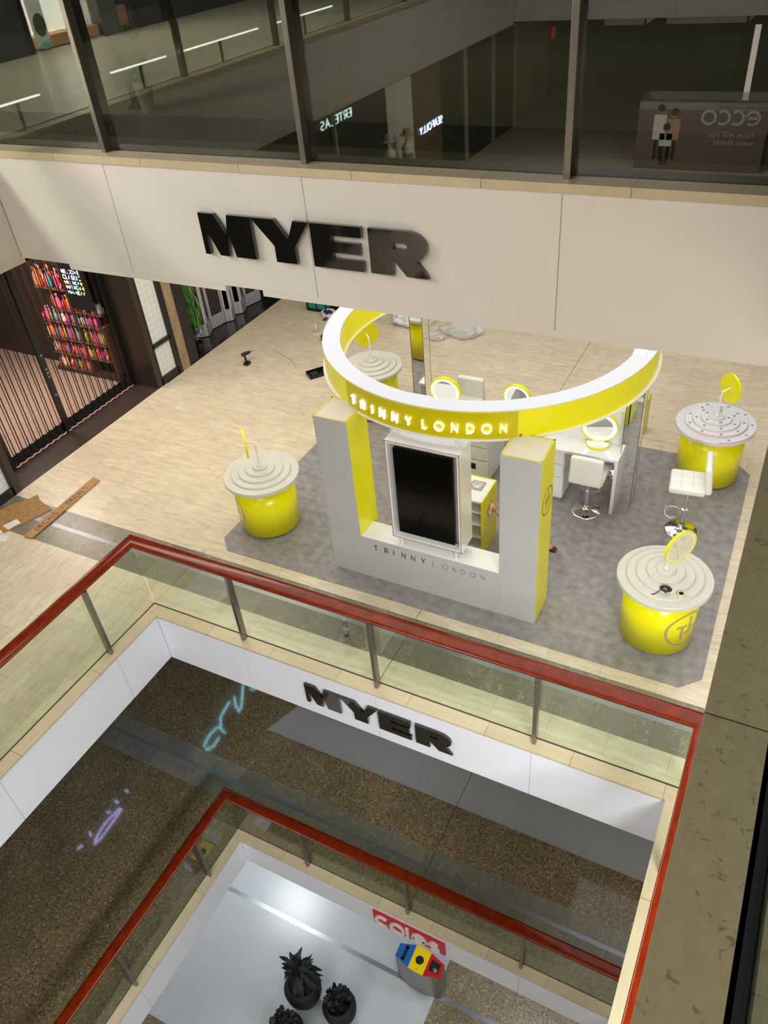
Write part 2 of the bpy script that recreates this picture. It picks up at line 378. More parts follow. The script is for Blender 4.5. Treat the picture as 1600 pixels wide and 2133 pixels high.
# ================================================================== STRUCTURE
VX0, VX1, VY0, VY1 = -6.27, -0.01, -8.0, 4.65          # the void (well) seen from above
LV = {'U': (5.53, 4.61, .055), 'M': (0.0, -.79, .03), 'G': (-5.44, -6.11, .03)}   # floor height, fascia bottom, coping lip
XL, XR, YN, YF = -18.0, 8.0, -30.0, 18.0
GAPY = 4.815
def quad(mb, x0, y0, x1, y1, z, m, t=.02): mb.box(x0, y0, z - t, x1, y1, z, m)
def slab(key):
    z, zb, lip = LV[key]
    mb = MB()
    zt = z - .021
    for (x0, y0, x1, y1) in ((XL, YN, VX0 - .012, YF), (VX0 - .012, VY1 + .012, XR, YF), (VX1 + (.08 if key == 'U' else .012), VY0 - .012, XR, VY1 + .012), (VX0 - .012, YN, VX1 + .012, VY0 - .012), (VX1 + .012, YN, XR, VY0 - .012)):
        mb.box(x0, y0, zb + .03, x1, y1, zt)
    struct('ceiling', mb, [M_ceil])
    # coping stones round the void
    mb = MB()
    w_ = .155
    mb.box(VX0 - w_, VY1 - .012, z - lip, VX1 + w_, VY1 + w_, z, 0)
    mb.box(VX0 - w_, VY0 - w_, z - lip, VX0 + .012, VY1 - .012, z, 1)
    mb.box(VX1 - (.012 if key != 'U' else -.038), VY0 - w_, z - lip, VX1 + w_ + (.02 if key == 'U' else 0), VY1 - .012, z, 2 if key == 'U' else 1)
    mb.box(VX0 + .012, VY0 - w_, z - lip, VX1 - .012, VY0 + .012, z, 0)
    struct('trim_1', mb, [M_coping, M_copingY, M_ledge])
    # fascia panels
    mw = M_whiteU if key == 'U' else M_white
    ft = z - lip; xs = [VX0, -4.945, -3.142, -1.341, VX1]
    mb = MB(); g = .0035
    for a, b_ in zip(xs[:-1], xs[1:]): mb.box(a + g, VY1, zb, b_ - g, VY1 + .03, ft, 0)
    mb.box(VX0, VY1 + .006, zb + .008, VX1, VY1 + .05, ft, 1)
    if key == 'U':
        for a, b_ in ((-5.69, -4.0), (-3.645, VX1)): mb.box(a, VY1 + .004, zb - .05, b_, VY1 + .04, zb, 0)
    struct('wall_far', mb, [mw, M_gap])
    for nm, xf, sx in (('wall_left', VX0, -1), ('wall_right', VX1 + (.055 if key == 'U' else 0), 1)):
        mb = MB(); ys = [VY1 - .0] + [3.91 - 1.81 * i for i in range(7)] + [VY0]
        for a, b_ in zip(ys[:-1], ys[1:]): mb.box(xf, b_ + g, zb, xf + sx * .03, a - g, ft, 0)
        mb.box(xf + sx * .006, VY0, zb + .008, xf + sx * .05, VY1, ft, 1)
        if key == 'U': mb.box(xf + sx * .004, VY0, zb - .05, xf + sx * .04, VY1 + .03, zb, 0)
        struct(nm, mb, [mw, M_gap])
    mb = MB()
    for a, b_ in zip(xs[:-1], xs[1:]): mb.box(a + g, VY0, zb, b_ - g, VY0 - .03, ft, 0)
    mb.box(VX0, VY0 - .012, zb + .008, VX1, VY0 - .05, ft, 1)
    struct('wall_near', mb, [mw, M_gap])
for k in LV: slab(k)

def floor_level(z, main, side, band, strips):
    """common paving: grey course with a steel channel across the far side"""
    mb = MB()
    e = 8.0; i0, i1 = VX0 - .165, VX1 + .165
    quad(mb, XL, YN, i0, 5.16, z, 1)
    quad(mb, i0, GAPY + .005, XR, 5.16, z, 0)
    quad(mb, i1, VY0 - .165, XR, GAPY + .005, z, 0)
    quad(mb, i0, YN, XR, VY0 - .165, z, 0)
    quad(mb, XL, 5.16, XR, 5.495, z, 2); quad(mb, XL, 5.565, XR, 5.85, z, 2)
    quad(mb, XL, 5.495, XR, 5.565, z - .001, 3)
    for s in strips: quad(mb, *s[:4], z + (s[5] if len(s) > 5 else 0), s[4])
    return mb, (main, side, band, M_channel)
# kiosk level
mb, ms = floor_level(0.0, M_floorX, M_floorY, M_grey, [(XL, 5.85, XR, YF, 0)])
struct('floor', mb, list(ms))
mb = MB(); quad(mb, -3.205, 5.85, -3.199, YF, .0015, 0); quad(mb, -3.178, 4.82, -3.172, 5.16, .0015, 0); quad(mb, -3.178, 5.16, -3.172, 5.85, .0015, 0); struct('trim_2', mb, [M_dark])
# ground level below
mb, ms = floor_level(-5.44, M_terr, M_terr, M_grey, [(XL, 5.85, XR, YF, 0)])
struct('floor', mb, list(ms))
mb = MB(); mb.prism([(-7.1, 6.72), (XR, 6.72), (XR, 12), (-5.2, 12)], -5.44, -5.4385); struct('floor', mb, [M_blue])
mb = MB(); quad(mb, -3.19, 5.565, -3.182, YF, -5.437, 0); quad(mb, -3.19, 4.82, -3.182, 5.495, -5.437, 0); struct('trim_2', mb, [M_blackm])
# lowest level
mb = MB(); zz = -10.9
quad(mb, XL, 5.665, -3.33, YF, zz, 0); quad(mb, XL, 2.75, -3.33, 5.565, zz, 0)
quad(mb, -3.33, 5.665, XR, YF, zz, 1); quad(mb, -3.33, YN, XR, 5.565, zz, 1); quad(mb, XL, YN, -3.33, 2.75, zz, 1)
quad(mb, XL, 5.565, XR, 5.665, zz - .001, 2)
struct('floor', mb, [M_whitefloor, M_terr2, M_channel])
# upper level (the photographer's)
mb, ms = floor_level(5.53, M_floorX, M_floorY, M_grey, [(XL, 5.85, XR, YF, 0)])
struct('floor', mb, list(ms))
# black glazing channels
for k in LV:
    z = LV[k][0]; mb = MB(); a = .155 if k != 'U' else .175
    mb.box(VX0 - .165, VY1 + .155, z - .04, VX1 + .165, VY1 + .17, z + .004)
    mb.box(VX0 - .17, VY0 - .165, z - .04, VX0 - .155, VY1 + .165, z + .004)
    mb.box(VX1 + a, VY0 - .165, z - .04, VX1 + a + .02, VY1 + .165, z + .004)
    mb.box(VX0 - .165, VY0 - .17, z - .04, VX1 + .165, VY0 - .155, z + .004)
    struct('trim_3', mb, [M_blackm])
# enclosing walls and top ceiling
mb = MB(); mb.box(XL, YN, 9.0, XR, YF, 9.1); struct('ceiling', mb, [mat('high_ceiling', srgb(70, 68, 64), .8)])
mb = MB(); mb.box(XL, YF, -11, XR, YF + .1, 9.0); struct('wall_back', mb, [mat('far_wall_grey', srgb(120, 116, 110), .7)])
mb = MB(); mb.box(XR, YN, -11, XR + .1, YF, 9.0); struct('wall_side', mb, [mat('side_wall_grey', srgb(120, 116, 110), .7)])
mb = MB(); mb.box(XL - .1, YN, -11, XL, YF, 9.0); struct('wall_end', mb, [M_dark])
mb = MB(); mb.box(XL, YN - .1, -11, XR, YN, 9.0); struct('wall_front', mb, [M_dark])
# upper level shops behind the glass, in the dark
mb = MB(); mb.box(-9.9, 12, 5.53, XR, 12.1, 8.99); struct('wall_upper', mb, [M_dark])

# ------------------------------------------------------------------ balustrades
def sweep(mb, path, prof, m=0, closed=True):
    n = len(path); k = len(prof); vs = []
    for i, p in enumerate(path):
        p = Vector(p); a = Vector(path[i - 1]); b_ = Vector(path[(i + 1) % n])
        if not closed and i == 0: a = p - (b_ - p)
        if not closed and i == n - 1: b_ = p + (p - a)
        d0 = (p - a).normalized(); d1 = (b_ - p).normalized()
        n0 = Vector((-d0.y, d0.x, 0)); n1 = Vector((-d1.y, d1.x, 0)); mi = (n0 + n1).normalized(); mi /= max(.3, mi.dot(n0))
        for u, v in prof: vs.append(p + mi * u + Vector((0, 0, v)))
    fs = []
    for i in range(n if closed else n - 1):
        j = (i + 1) % n
        for t in range(k): fs.append((i * k + t, i * k + (t + 1) % k, j * k + (t + 1) % k, j * k + t))
    mb.add(vs, fs, m, True)
def balustrade(label, key, gm, rx, px=True):
    z = LV[key][0]
    gx0, gx1, gy0, gy1 = VX0 - .15, VX1 + rx, VY0 - .15, VY1 + .16
    t = thing('glass_balustrade', label, 'balustrade', (gx0, gy1, z), group='balustrades round the central void')
    mb = MB(); prof = [(.093 * math.cos(2 * PI * i / 20), .04 * math.sin(2 * PI * i / 20)) for i in range(20)]
    sweep(mb, [(gx0, gy1 - .01, z + 1.07), (gx0, gy0, z + 1.07), (gx1, gy0, z + 1.07), (gx1, gy1 - .01, z + 1.07)], prof)
    h = mb.build('handrail', M_wood, t); h['label'] = 'polished red timber handrail'
    xs = [-4.975, -3.158, -1.345]; ys = [3.93 - 1.81 * i for i in range(7)]
    for x in xs:
        for yy, s in ((gy1, -1), (gy0, 1)):
            mb = MB(); mb.box(x - .022, yy + s * .008, z, x + .022, yy + s * .085, z + 1.04, b=.004); mb.box(x - .012, yy - .012, z, x + .012, yy + s * .01, z + .05); mb.build('post', M_steel, t)
    for y in ys:
        for xx, s in ((gx0, 1), (gx1, -1)):
            if key == 'U' and (xx == gx1 and -2 < y < 5 or xx == gx0 and y > 3): continue
            mb = MB(); mb.box(xx + s * .008, y - .022, z, xx + s * .085, y + .022, z + 1.04, b=.004); mb.build('post', M_steel, t)
    ex = [gx0 + .01] + xs + [gx1 - .01]
    for a, b_ in zip(ex[:-1], ex[1:]):
        for yy in (gy1, gy0):
            mb = MB(); mb.box(a + .012, yy - .006, z + .002, b_ - .012, yy + .006, z + 1.03); mb.build('glass_panel', gm, t)
    ey = [gy1 - .01] + ys + [gy0 + .01]
    for a, b_ in zip(ey[:-1], ey[1:]):
        for xx in (gx0, gx1):
            mb = MB(); mb.box(xx - .006, b_ + .012, z + .002, xx + .006, a - .012, z + 1.03); mb.build('glass_panel', M_glass, t)
    return t
balustrade('glass balustrade with red timber handrail in front of the yellow kiosk', 'M', M_glass, .16)
balustrade('lower glass balustrade with dark red handrail above the supermarket sign', 'G', M_glass, .16)
balustrade('dark upper glass balustrade above the large black store name at the top', 'U', M_glassU, .19)

# ------------------------------------------------------------------ store lettering on the fascias
def myer(z0, label, zs):
    h = .31 * zs
    t = thing('store_sign', label, 'sign', (-3.15, VY1 - .03, z0))
    # faithful outlines: heavy slab letters
    M_ = [(0, 0), (0, 1), (.30, 1), (.50, .50), (.56, 1), (1, 1), (1, 0), (.62, 0), (.52, .62), (.48, .0), (.30, 0), (.10, .62), (.10, 0)]
    Y_ = [(0, 1), (.40, 1), (.62, .56), (.74, 1), (1, 1), (.72, .38), (.72, 0), (.36, 0), (.36, .38)]
    E_ = [(0, 0), (0, 1), (1, 1), (1, .76), (.40, .76), (.40, .62), (.95, .62), (.95, .38), (.40, .38), (.40, .24), (1, .24), (1, 0)]
    Rb = arc(.66, .66, .34, .34, 90, -62, 14)
    R_ = [(0, 0), (0, 1), (.5, 1), (.5, .74), (.42, .74), (.42, .60)] + arc(.60, .67, .07, .07, -90, 90, 6) + [(.501, .74), (.501, 1), (.66, 1)] + Rb[1:] + [(1.02, 0), (.64, 0), (.40, .38), (.40, 0)]
    for nm, poly, x0, wd in (('letter_m', M_, -4.08, .47), ('letter_y', Y_, -3.605, .49), ('letter_e', E_, -3.105, .405), ('letter_r', R_, -2.645, .43)):
        mb = MB(); T = Matrix(((1, 0, 0, x0), (0, 0, -1, VY1 - .012), (0, 1, 0, z0), (0, 0, 0, 1)))
        mb.prism([(a * wd, b_ * h) for a, b_ in poly], 0, .03, 0, T)
        o = mb.build(nm, [M_blackg, M_whiteU], t)
    return t
myer(4.87, 'large glossy black four-letter store name on the upper white fascia', 1)
myer(-.555, 'smaller black four-letter store name on the white fascia below the kiosk', 1.02)
# supermarket sign on the lowest fascia
t = thing('supermarket_sign', 'red supermarket sign with white rounded letters above the bins', 'sign', (-3.1, VY1 - .03, -5.985))
mb = MB(); mb.box(-3.73, VY1 - .03, -5.985, -2.5, VY1 - .001, -5.6); mb.build('sign_board', mat('sign_red', srgb(196, 16, 34), .35), t)
S_, wd_ = word_strokes('coles', .26); k_ = 1.08 / wd_
x = -3.675
for ch, x0, s, wl in S_:
    mb = MB(); T = Matrix.Translation((x + x0 * k_, VY1 - .03, -5.97 + .01)) @ Matrix.Diagonal((k_, 1, .34, 1))
    for p in s: mb.stroke(p, .2 if ch != 's' else .16, -.025, .001, 0, T)
    mb.build('letter_' + ch, mat('sign_letter_white', srgb(240, 226, 224), .4), t)

# ================================================================== THE KIOSK
mb = MB(); mb.prism([(-6.35, 6.225), (-6.145, 6.02), (-.17, 6.015), (.035, 6.22), (.0, 10.19), (-.183, 10.385), (-6.145, 10.385), (-6.35, 10.19)], .001, .008)
o = mb.build('floor_mat', [M_carpet]); tag(o, 'grey mottled vinyl mat with clipped corners under the yellow kiosk', 'mat')
def logo_strokes():
    ring = arc(0, 0, .5, .5, 0, 354, 44)
    T_ = [[(-.26, .12), (.02, .12)], [(-.10, .12), (-.10, -.32)]]
    L_ = [[(.12, .38), (.12, -.12), (-.02, -.12)], [(.12, .0), (.24, .0)]]
    return ring, T_ + L_
# archway with two pillars and a plinth
t = thing('kiosk_archway', 'white and yellow kiosk archway with two pillars and a lettered plinth', 'display stand', (-3.22, 6.31, .008))
z0 = .008; PT = 2.325
for x0, x1, nm in ((-4.57, -4.13, 'pillar'), (-2.315, -1.87, 'pillar')):
    mb = MB(); y0, y1 = 6.31, 6.76
    mb.box(x0 + .001, y0, z0, x1 - .001, y0 + .02, PT, 4)
    mb.box(x0, y0 + .002, z0, x0 + .02, y1, PT, 1); mb.box(x1 - .02, y0 + .002, z0, x1, y1, PT, 1)
    mb.box(x0 + .004, y1 - .02, z0, x1 - .004, y1, PT, 1)
    mb.box(x0 + .02, y0 + .02, PT - .05, x1 - .02, y1 - .02, PT - .002, 2)
    mb.box(x0 + .002, y0 + .001, PT - .0015, x1 - .002, y0 + .02, PT + .001, 3)
    mb.box(x0, y0 + .01, PT - .0015, x0 + .02, y1, PT + .001, 3); mb.box(x1 - .02, y0 + .01, PT - .0015, x1, y1, PT + .001, 3); mb.box(x0, y1 - .02, PT - .0015, x1, y1, PT + .001, 3)
    mb.build(nm, [M_wg, M_yellow, M_cream, M_yedge, M_pg], t)
mb = MB(); mb.box(-4.128, 6.312, z0, -2.317, 6.63, .665, b=.004); mb.box(-4.1295, 6.31, z0, -2.3155, 6.3119, .664, 1); pl = mb.build('plinth', [M_wg, M_pg], t)
T0 = Matrix.Translation((-3.96, 6.31, .478)); wl = 1.47; k_ = .075
S_, wd_ = word_strokes('TRINNY LONDON', .0, 0)
n_ = 12; xs = [0, .117, .217, .305, .407, .515, .637, .737, .84, .925, 1.02, 1.13]
xs = [v / 1.13 * (wl - .05) for v in xs]
zt_ = lambda f: .49
for i, (ch, x0, s, wl_) in enumerate(S_):
    mb = MB(); kk = k_ if i < 6 else k_ * .93
    T = Matrix.Translation((-3.955 + xs[i], 6.31, .492)) @ Matrix.Diagonal((kk, 1, kk, 1))
    for p in s: mb.stroke(p, .14 if i < 6 else .06, -.002, .001, 0, T)
    mb.build('letter_' + ch.lower(), M_black, pl)
ring, tl = logo_strokes()
mb = MB(); T = Matrix.Translation((-1.87, 6.565, 1.665)) @ Matrix.Rotation(R(90), 4, 'Z') @ Matrix.Diagonal((.33, 1, .33, 1))
mb.stroke(ring, .045, -.002, .001, 0, T, closed=True)
for p in tl: mb.stroke(p, .05, -.002, .001, 0, T)
o = mb.build('emblem', M_bronze, t)

# digital screen cabinet standing on four posts
t = thing('digital_screen', 'black portrait digital screen in a white cabinet between the kiosk pillars', 'screen', (-3.235, 6.5, .665))
mb = MB(); X0, X1, Z0, Z1, Y0, Y1 = -3.69, -2.79, .775, 2.17, 6.35, 6.675
mb.box(X0, Y0, Z0, X0 + .03, Y1, Z1, 0); mb.box(X1 - .03, Y0, Z0, X1, Y1, Z1, 0); mb.box(X0 + .03, Y0, Z0, X1 - .03, Y1, Z0 + .03, 0); mb.box(X0 + .03, Y0, Z1 - .03, X1 - .03, Y1, Z1, 0)
mb.box(X0 + .03, Y0 + .07, Z0 + .03, X1 - .03, Y0 + .09, Z1 - .03, 1)
e = .008
for a in ((X0 - e + .008, Z0, X0 + .012, Z1), (X1 - .012, Z0, X1, Z1), (X0, Z0, X1, Z0 + .012), (X0, Z1 - .012, X1, Z1)): mb.box(a[0], Y0 - .004, a[1], a[2], Y0, a[3], 2)
mb.build('cabinet', [M_wg, mat('cabinet_inner', srgb(176, 172, 168), .5), mat('plywood_edge', srgb(186, 150, 124), .6)], t)
mb = MB(); mb.box(-3.60, Y0 + .012, .865, -2.88, Y0 + .07, 2.075, b=.004); s_ = mb.build('screen', [M_screen], t)
mb = MB()
for x, z in ((-3.58, .83), (-2.845, .83)): mb.cyl((x, Y0 + .06, z), (x, Y0 + .07, z), .012, n=10)
mb.build('bolt', M_blackm, t)
mb = MB(); mb.tube([(-2.89, Y0 + .04, .90), (-2.86, Y0 + .02, .905), (-2.835, Y0 + .03, .90), (-2.81, Y0 + .05, .905)], .006, m=0); mb.cyl((-2.835, Y0 + .03, .90), (-2.812, Y0 + .03, .905), .013); mb.build('cable', M_blackm, t)
for x in (-3.583, -2.873):
    mb = MB(); mb.cyl((x, 6.372, .665), (x, 6.372, .777), .016); mb.build('post', M_wm, t)
for x in (-3.583, -2.873):
    mb = MB(); mb.cyl((x, 6.50, 2.17), (x, 6.50, 2.302), .016); mb.build('post', M_wm, t)

# ring canopy
CX, CY_ = -3.28, 8.46; RO, RI, ZB, ZT = 2.05, 1.832, 2.30, 2.65
t = thing('ring_canopy', 'large round yellow ring canopy with white top and glowing letters', 'canopy', (CX, CY_, ZB))
def annulus(mb, r0, r1, z0, z1, m=0, n=160, a0=0, a1=360):
    full = (a1 - a0) >= 360; k = n if full else n + 1; vs = []
    for i in range(k):
        a = R(a0 + (a1 - a0) * i / n); c, s = math.cos(a), math.sin(a)
        for r, z in ((r0, z0), (r1, z0), (r1, z1), (r0, z1)): vs.append((CX + r * c, CY_ + r * s, z))
    fs = []
    for i in range(n):
        j = (i + 1) % k
        for q in range(4): fs.append((i * 4 + q, j * 4 + q, j * 4 + (q + 1) % 4, i * 4 + (q + 1) % 4))
    if not full: fs += [(3, 2, 1, 0), ((k - 1) * 4, (k - 1) * 4 + 1, (k - 1) * 4 + 2, (k - 1) * 4 + 3)]
    mb.add(vs, fs, m)
mb = MB(); annulus(mb, RI, RO, ZT - .012, ZT); mb.build('top_cover', [mat('canopy_top', srgb(204, 208, 216), .45)], t)
mb = MB(); annulus(mb, RO - .012, RO, ZB + .015, ZT - .012); annulus(mb, RI, RI + .012, ZB + .015, ZT - .012); b_ = mb.build('band', [M_yellow], t)
mb = MB(); annulus(mb, RI - .02, RO + .03, ZB, ZB + .015); mb.build('bottom_flange', [M_wm], t)
mb = MB(); annulus(mb, RO + .0005, RO + .009, ZB + .016, ZT - .013, n=80, a0=-119.4, a1=-60.2); sp = mb.build('sign_panel', [M_yellowd], t)
S_, _ = word_strokes('TRINNY LONDON', 0, 0)
angs = [-115.4, -110.7, -106.5, -102.5, -97.75, -92.95, -87.7, -83.2, -78.5, -73.9, -69.2, -64.4]
for i, (ch, x0, s, wl_) in enumerate(S_):
    k_ = .10; a = R(angs[i]); mb = MB()
    T = Matrix.Translation((CX + (RO + .01) * math.cos(a), CY_ + (RO + .01) * math.sin(a), 2.402)) @ Matrix.Rotation(a + PI / 2, 4, 'Z') @ Matrix.Diagonal((k_, 1, k_, 1)) @ Matrix.Translation((-wl_ / 2, 0, 0))
    for p in s: mb.stroke(p, .15 if i < 6 else .11, -.028, .001, 0, T)
    mb.build('letter_' + ch.lower(), M_letter, sp)
for X, Yq, an in ((-1.40, 8.28, 0), (-5.24, 8.24, 180)):
    mb = MB(); mb.box(X - .07, Yq - .07, ZT, X + .07, Yq + .06, ZT + .004); mb.build('joint_plate', M_wg, t)
mb = MB(); a = R(-59.3); mb.cyl((CX + RO * math.cos(a), CY_ + RO * math.sin(a), 2.34), (CX + (RO + .004) * math.cos(a), CY_ + (RO + .004) * math.sin(a), 2.34), .016); mb.build('bolt', M_bronze, t)

# mirrored columns carrying the ring
def column(x, y, label, wx=.20, wy=.22):
    t = thing('mirrored_column', label, 'column', (x, y, .008), group='mirror clad columns carrying the ring')
    mb = MB(); mb.box(x - wx / 2, y - wy / 2, .008, x + wx / 2, y + wy / 2, ZB); mb.build('shaft', M_mirror, t)
    mb = MB(); g = .006
    for a in (-1, 1):
        for b_ in (-1, 1): mb.box(x + a * wx / 2 - g, y + b_ * wy / 2 - g, .008, x + a * wx / 2 + g * .4, y + b_ * wy / 2 + g * .4, ZB)
    mb.build('edge_trim', M_steel, t)
column(-1.47, 8.95, 'mirror clad column under the right side of the yellow ring')
column(-4.80, 9.62, 'mirror clad column behind the ring beside the far left round table')

# round tiered display tables
def disc_mirror(t, C, phi, r, axis, ztop, th=.03):
    n_ = Vector((math.cos(phi), math.sin(phi), 0)); q = Vector((0, 0, 1)).rotation_difference(n_)
    T = Matrix.Translation(C) @ q.to_matrix().to_4x4()
    mb = MB(); mb.lathe([(0, -th), (r, -th), (r, 0), (r * .93, 0), (r * .93, -.004)], n=56, T=T); f = mb.build('mirror_frame', M_yellow, t)
    mb = MB(); mb.lathe([(0, -.002), (r * .80, -.002)], n=56, T=T, m=0); mb.lathe([(r * .80, -.002), (r * .925, -.002)], n=56, T=T, m=1)
    mb.build('mirror_glass', [M_mirror, mat('frosted_rim', srgb(222, 232, 190), .5)], f)
    p0 = Vector((axis[0], axis[1], ztop)); ce = Vector(C) - n_ * th
    path = [p0]; h = ce.z - p0.z; k = 10
    path += [p0 + Vector((0, 0, h * .78))]
    A = p0 + Vector((0, 0, h * .78)); B = p0 + Vector((0, 0, h)); E_ = ce
    for i in range(1, k + 1):
        u = i / k; path.append(A * (1 - u) ** 2 + B * 2 * u * (1 - u) + E_ * u * u)
    mb = MB(); mb.tube(path, .0135, 12); mb.lathe([(0, 0), (.028, 0), (.026, .012), (.012, .03)], c=tuple(p0), n=20, smooth=True); mb.build('stem', M_wm, t)
M_topcream = mat('table_top_cream', srgb(206, 204, 192), .35, noise=.015, nscale=6)
def round_table(x, y, phi, label, rb=.405, rt=.505, zr=1.36, cm=None):
    t = thing('round_display_table', label, 'display table', (x, y, .008), group='round tiered display tables at the mat corners')
    mb = MB(); mb.lathe([(0, 0), (rb - .03, 0), (rb - .03, .03)], c=(x, y, .008), n=64); mb.build('base_kick', M_black, t)
    mb = MB(); mb.lathe([(rb - .03, .03), (rb, .03), (rb, .785), (.1, .785)], c=(x, y, .008), n=72, smooth=False)
    d = mb.build('drum', M_yellow, t); d.data.polygons.foreach_set('use_smooth', [abs(p.normal.z) < .5 for p in d.data.polygons])
    mb = MB(); mb.lathe([(0, .785), (rt - .02, .785), (rt, .80), (rt, .845), (rt - .006, .852), (0, .852)], c=(x, y, .008), n=80); mb.build('table_top', cm or M_topcream, t)
    z = .86
    for r in (.405, .305, .2, .1):
        mb = MB(); mb.lathe([(r, 0), (r, .022), (r - .006, .028), (0, .028)], c=(x, y, z), n=72); mb.build('tier', cm or M_topcream, t); z += .028
    # wrapped emblem on the drum
    ring, tl = logo_strokes(); lb = MB()
    def wrap(pts, wd, closed=False):
        m_ = MB(); m_.stroke(pts, wd, 0, .002, 0, None, closed); out = []
        for p in m_.v:
            a = phi + p[0] / rb; rr = rb + .0045 - p[1]; out.append((x + rr * math.cos(a), y + rr * math.sin(a), .385 + p[2]))
        lb.add(out, m_.f)
    dens = lambda pts: [(pts[i][0] + (pts[i + 1][0] - pts[i][0]) * j / 6, pts[i][1] + (pts[i + 1][1] - pts[i][1]) * j / 6) for i in range(len(pts) - 1) for j in range(6)] + [pts[-1]]
    K = .46
    wrap([(a * K, b_ * K) for a, b_ in ring], .026, True); lb.build('emblem_ring', M_taupe, t); lb = MB()
    def wrap(pts, wd, closed=False):
        m_ = MB(); m_.stroke(pts, wd, 0, .002, 0, None, closed)
        lb.add([(x + (rb + .0045 - p[1]) * math.cos(phi + p[0] / rb), y + (rb + .0045 - p[1]) * math.sin(phi + p[0] / rb), .385 + p[2]) for p in m_.v], m_.f)
    for p in tl: wrap([(a * K, b_ * K) for a, b_ in dens(p)], .032)
    lb.build('emblem_letters', M_taupe, t)
    n_ = Vector((math.cos(phi), math.sin(phi), 0))
    disc_mirror(t, Vector((x, y, zr)) + n_ * .14, phi, .205, (x, y), z)
    return t, z
t1, _ = round_table(-5.925, 6.80, R(222), 'round yellow display table at the front left corner of the mat', rb=.42, rt=.52)
t2, _ = round_table(-5.9, 10.0, R(138), 'round yellow display table mostly hidden behind the ring and column')
t3, _ = round_table(-.58, 10.03, R(42), 'round yellow display table at the back right with tester boards', rb=.42, rt=.52, cm=mat('table_top_white', srgb(212, 208, 212), .3))
t4, _ = round_table(-.575, 6.75, R(-36), 'round yellow display table at the front right with tape roll on top')
# tester board rings on the back right table
M_tb = mat('tester_board', srgb(214, 215, 220), .3); M_dim = mat('tester_pan_grey', srgb(130, 136, 142), .35)
def arcring(x, y, z, r0, r1, a0, a1, th=.006, n=40):
    mb = MB(); vs = []
    for i in range(n + 1):
        a = R(a0 + (a1 - a0) * i / n)
        for r, zz in ((r0, 0), (r1, 0), (r1, th), (r0, th)): vs.append((x + r * math.cos(a), y + r * math.sin(a), z + zz))
    fs = [(i * 4 + q, (i + 1) * 4 + q, (i + 1) * 4 + (q + 1) % 4, i * 4 + (q + 1) % 4) for i in range(n) for q in range(4)] + [(3, 2, 1, 0), (n * 4, n * 4 + 1, n * 4 + 2, n * 4 + 3)]
    mb.add(vs, fs, 0); return mb
for i, (r0, r1, zb_, a0, a1, npn) in enumerate(((.41, .515, .861, -78, 130, 6), (.31, .40, .889, -250, 108, 9), (.208, .30, .917, -245, 110, 7), (.105, .195, .945, -240, 115, 5))):
    mb = arcring(-.58, 10.03, zb_, r0, r1, a0, a1)
    for j in range(npn):
        a = R(a0 + (a1 - a0) * (j + .5) / npn); r = (r0 + r1) / 2
        mb.cyl((-.58 + r * math.cos(a), 10.03 + r * math.sin(a), zb_ + .0055), (-.58 + r * math.cos(a), 10.03 + r * math.sin(a), zb_ + .0075), .019, n=14, m=1)
    if i < 2: 
        for j in range(24):
            a = R(max(a0, -150) + (min(a1, 20) - max(a0, -150)) * (j + .5) / 24)
        o2 = arcring(-.58, 10.03, zb_ - .001, r1 - .001, r1 + .003, max(a0, -150), min(a1, 30), .004)
        mb.add(o2.v, o2.f, 2)
    o = mb.build('tester_board', [M_tb, M_dim, mat('pink_edge', srgb(214, 90, 120), .4)])
    tag(o, ['outermost open white tester board on the rim of the far right round table', 'largest ring shaped white tester board, second from the rim', 'middle ring shaped white tester board on the far right round table', 'innermost small white tester board around the mirror stem'][i], 'tester board', 'tester boards on the far right round table')
# things on the front right table
mb = MB(); mb.lathe([(.026, 0), (.038, 0), (.038, .048), (.026, .048), (.026, 0)], n=28, c=(0, 0, 0)); mb.lathe([(.0255, .001), (.0255, .047)], n=28, m=1)
o = mb.build('tape_roll', [mat('tape_beige', srgb(222, 204, 160), .5), mat('tape_core', srgb(60, 50, 44), .7)], local=True); o.location = (-.36, 6.46, .889); tag(o, 'small beige roll of tape on the front right round table', 'tape')
mb = MB(); T = Matrix.Translation((-.52, 6.475, .912))
mb.tube([(-.52 + .04 * math.cos(a) * 1.25, 6.475 + .035 * math.sin(a), .93) for a in [2 * PI * i / 20 for i in range(20)]], .014, 8, closed=True)
mb.tube([(-.56, 6.455, .925), (-.585, 6.43, .90), (-.61, 6.40, .893), (-.64, 6.375, .893)], .005, 6); mb.tube([(-.50, 6.48, .93), (-.50, 6.47, .897), (-.52, 6.45, .893)], .009, 6)
o = mb.build('coiled_cable', [mat('cable_dark', srgb(46, 30, 26), .45)]); tag(o, 'small dark coil of cable on the front right round table', 'cable')
mb = MB(); mb.cyl((-.93, 6.905, .867), (-.905, 6.84, .867), .007, n=10, m=0); mb.cyl((-.905, 6.84, .867), (-.90, 6.83, .867), .0075, n=10, m=1)
o = mb.build('lip_pencil', [mat('pencil_red', srgb(190, 40, 50), .4), M_wm]); tag(o, 'thin red pencil on the rim of the front right round table', 'pencil')

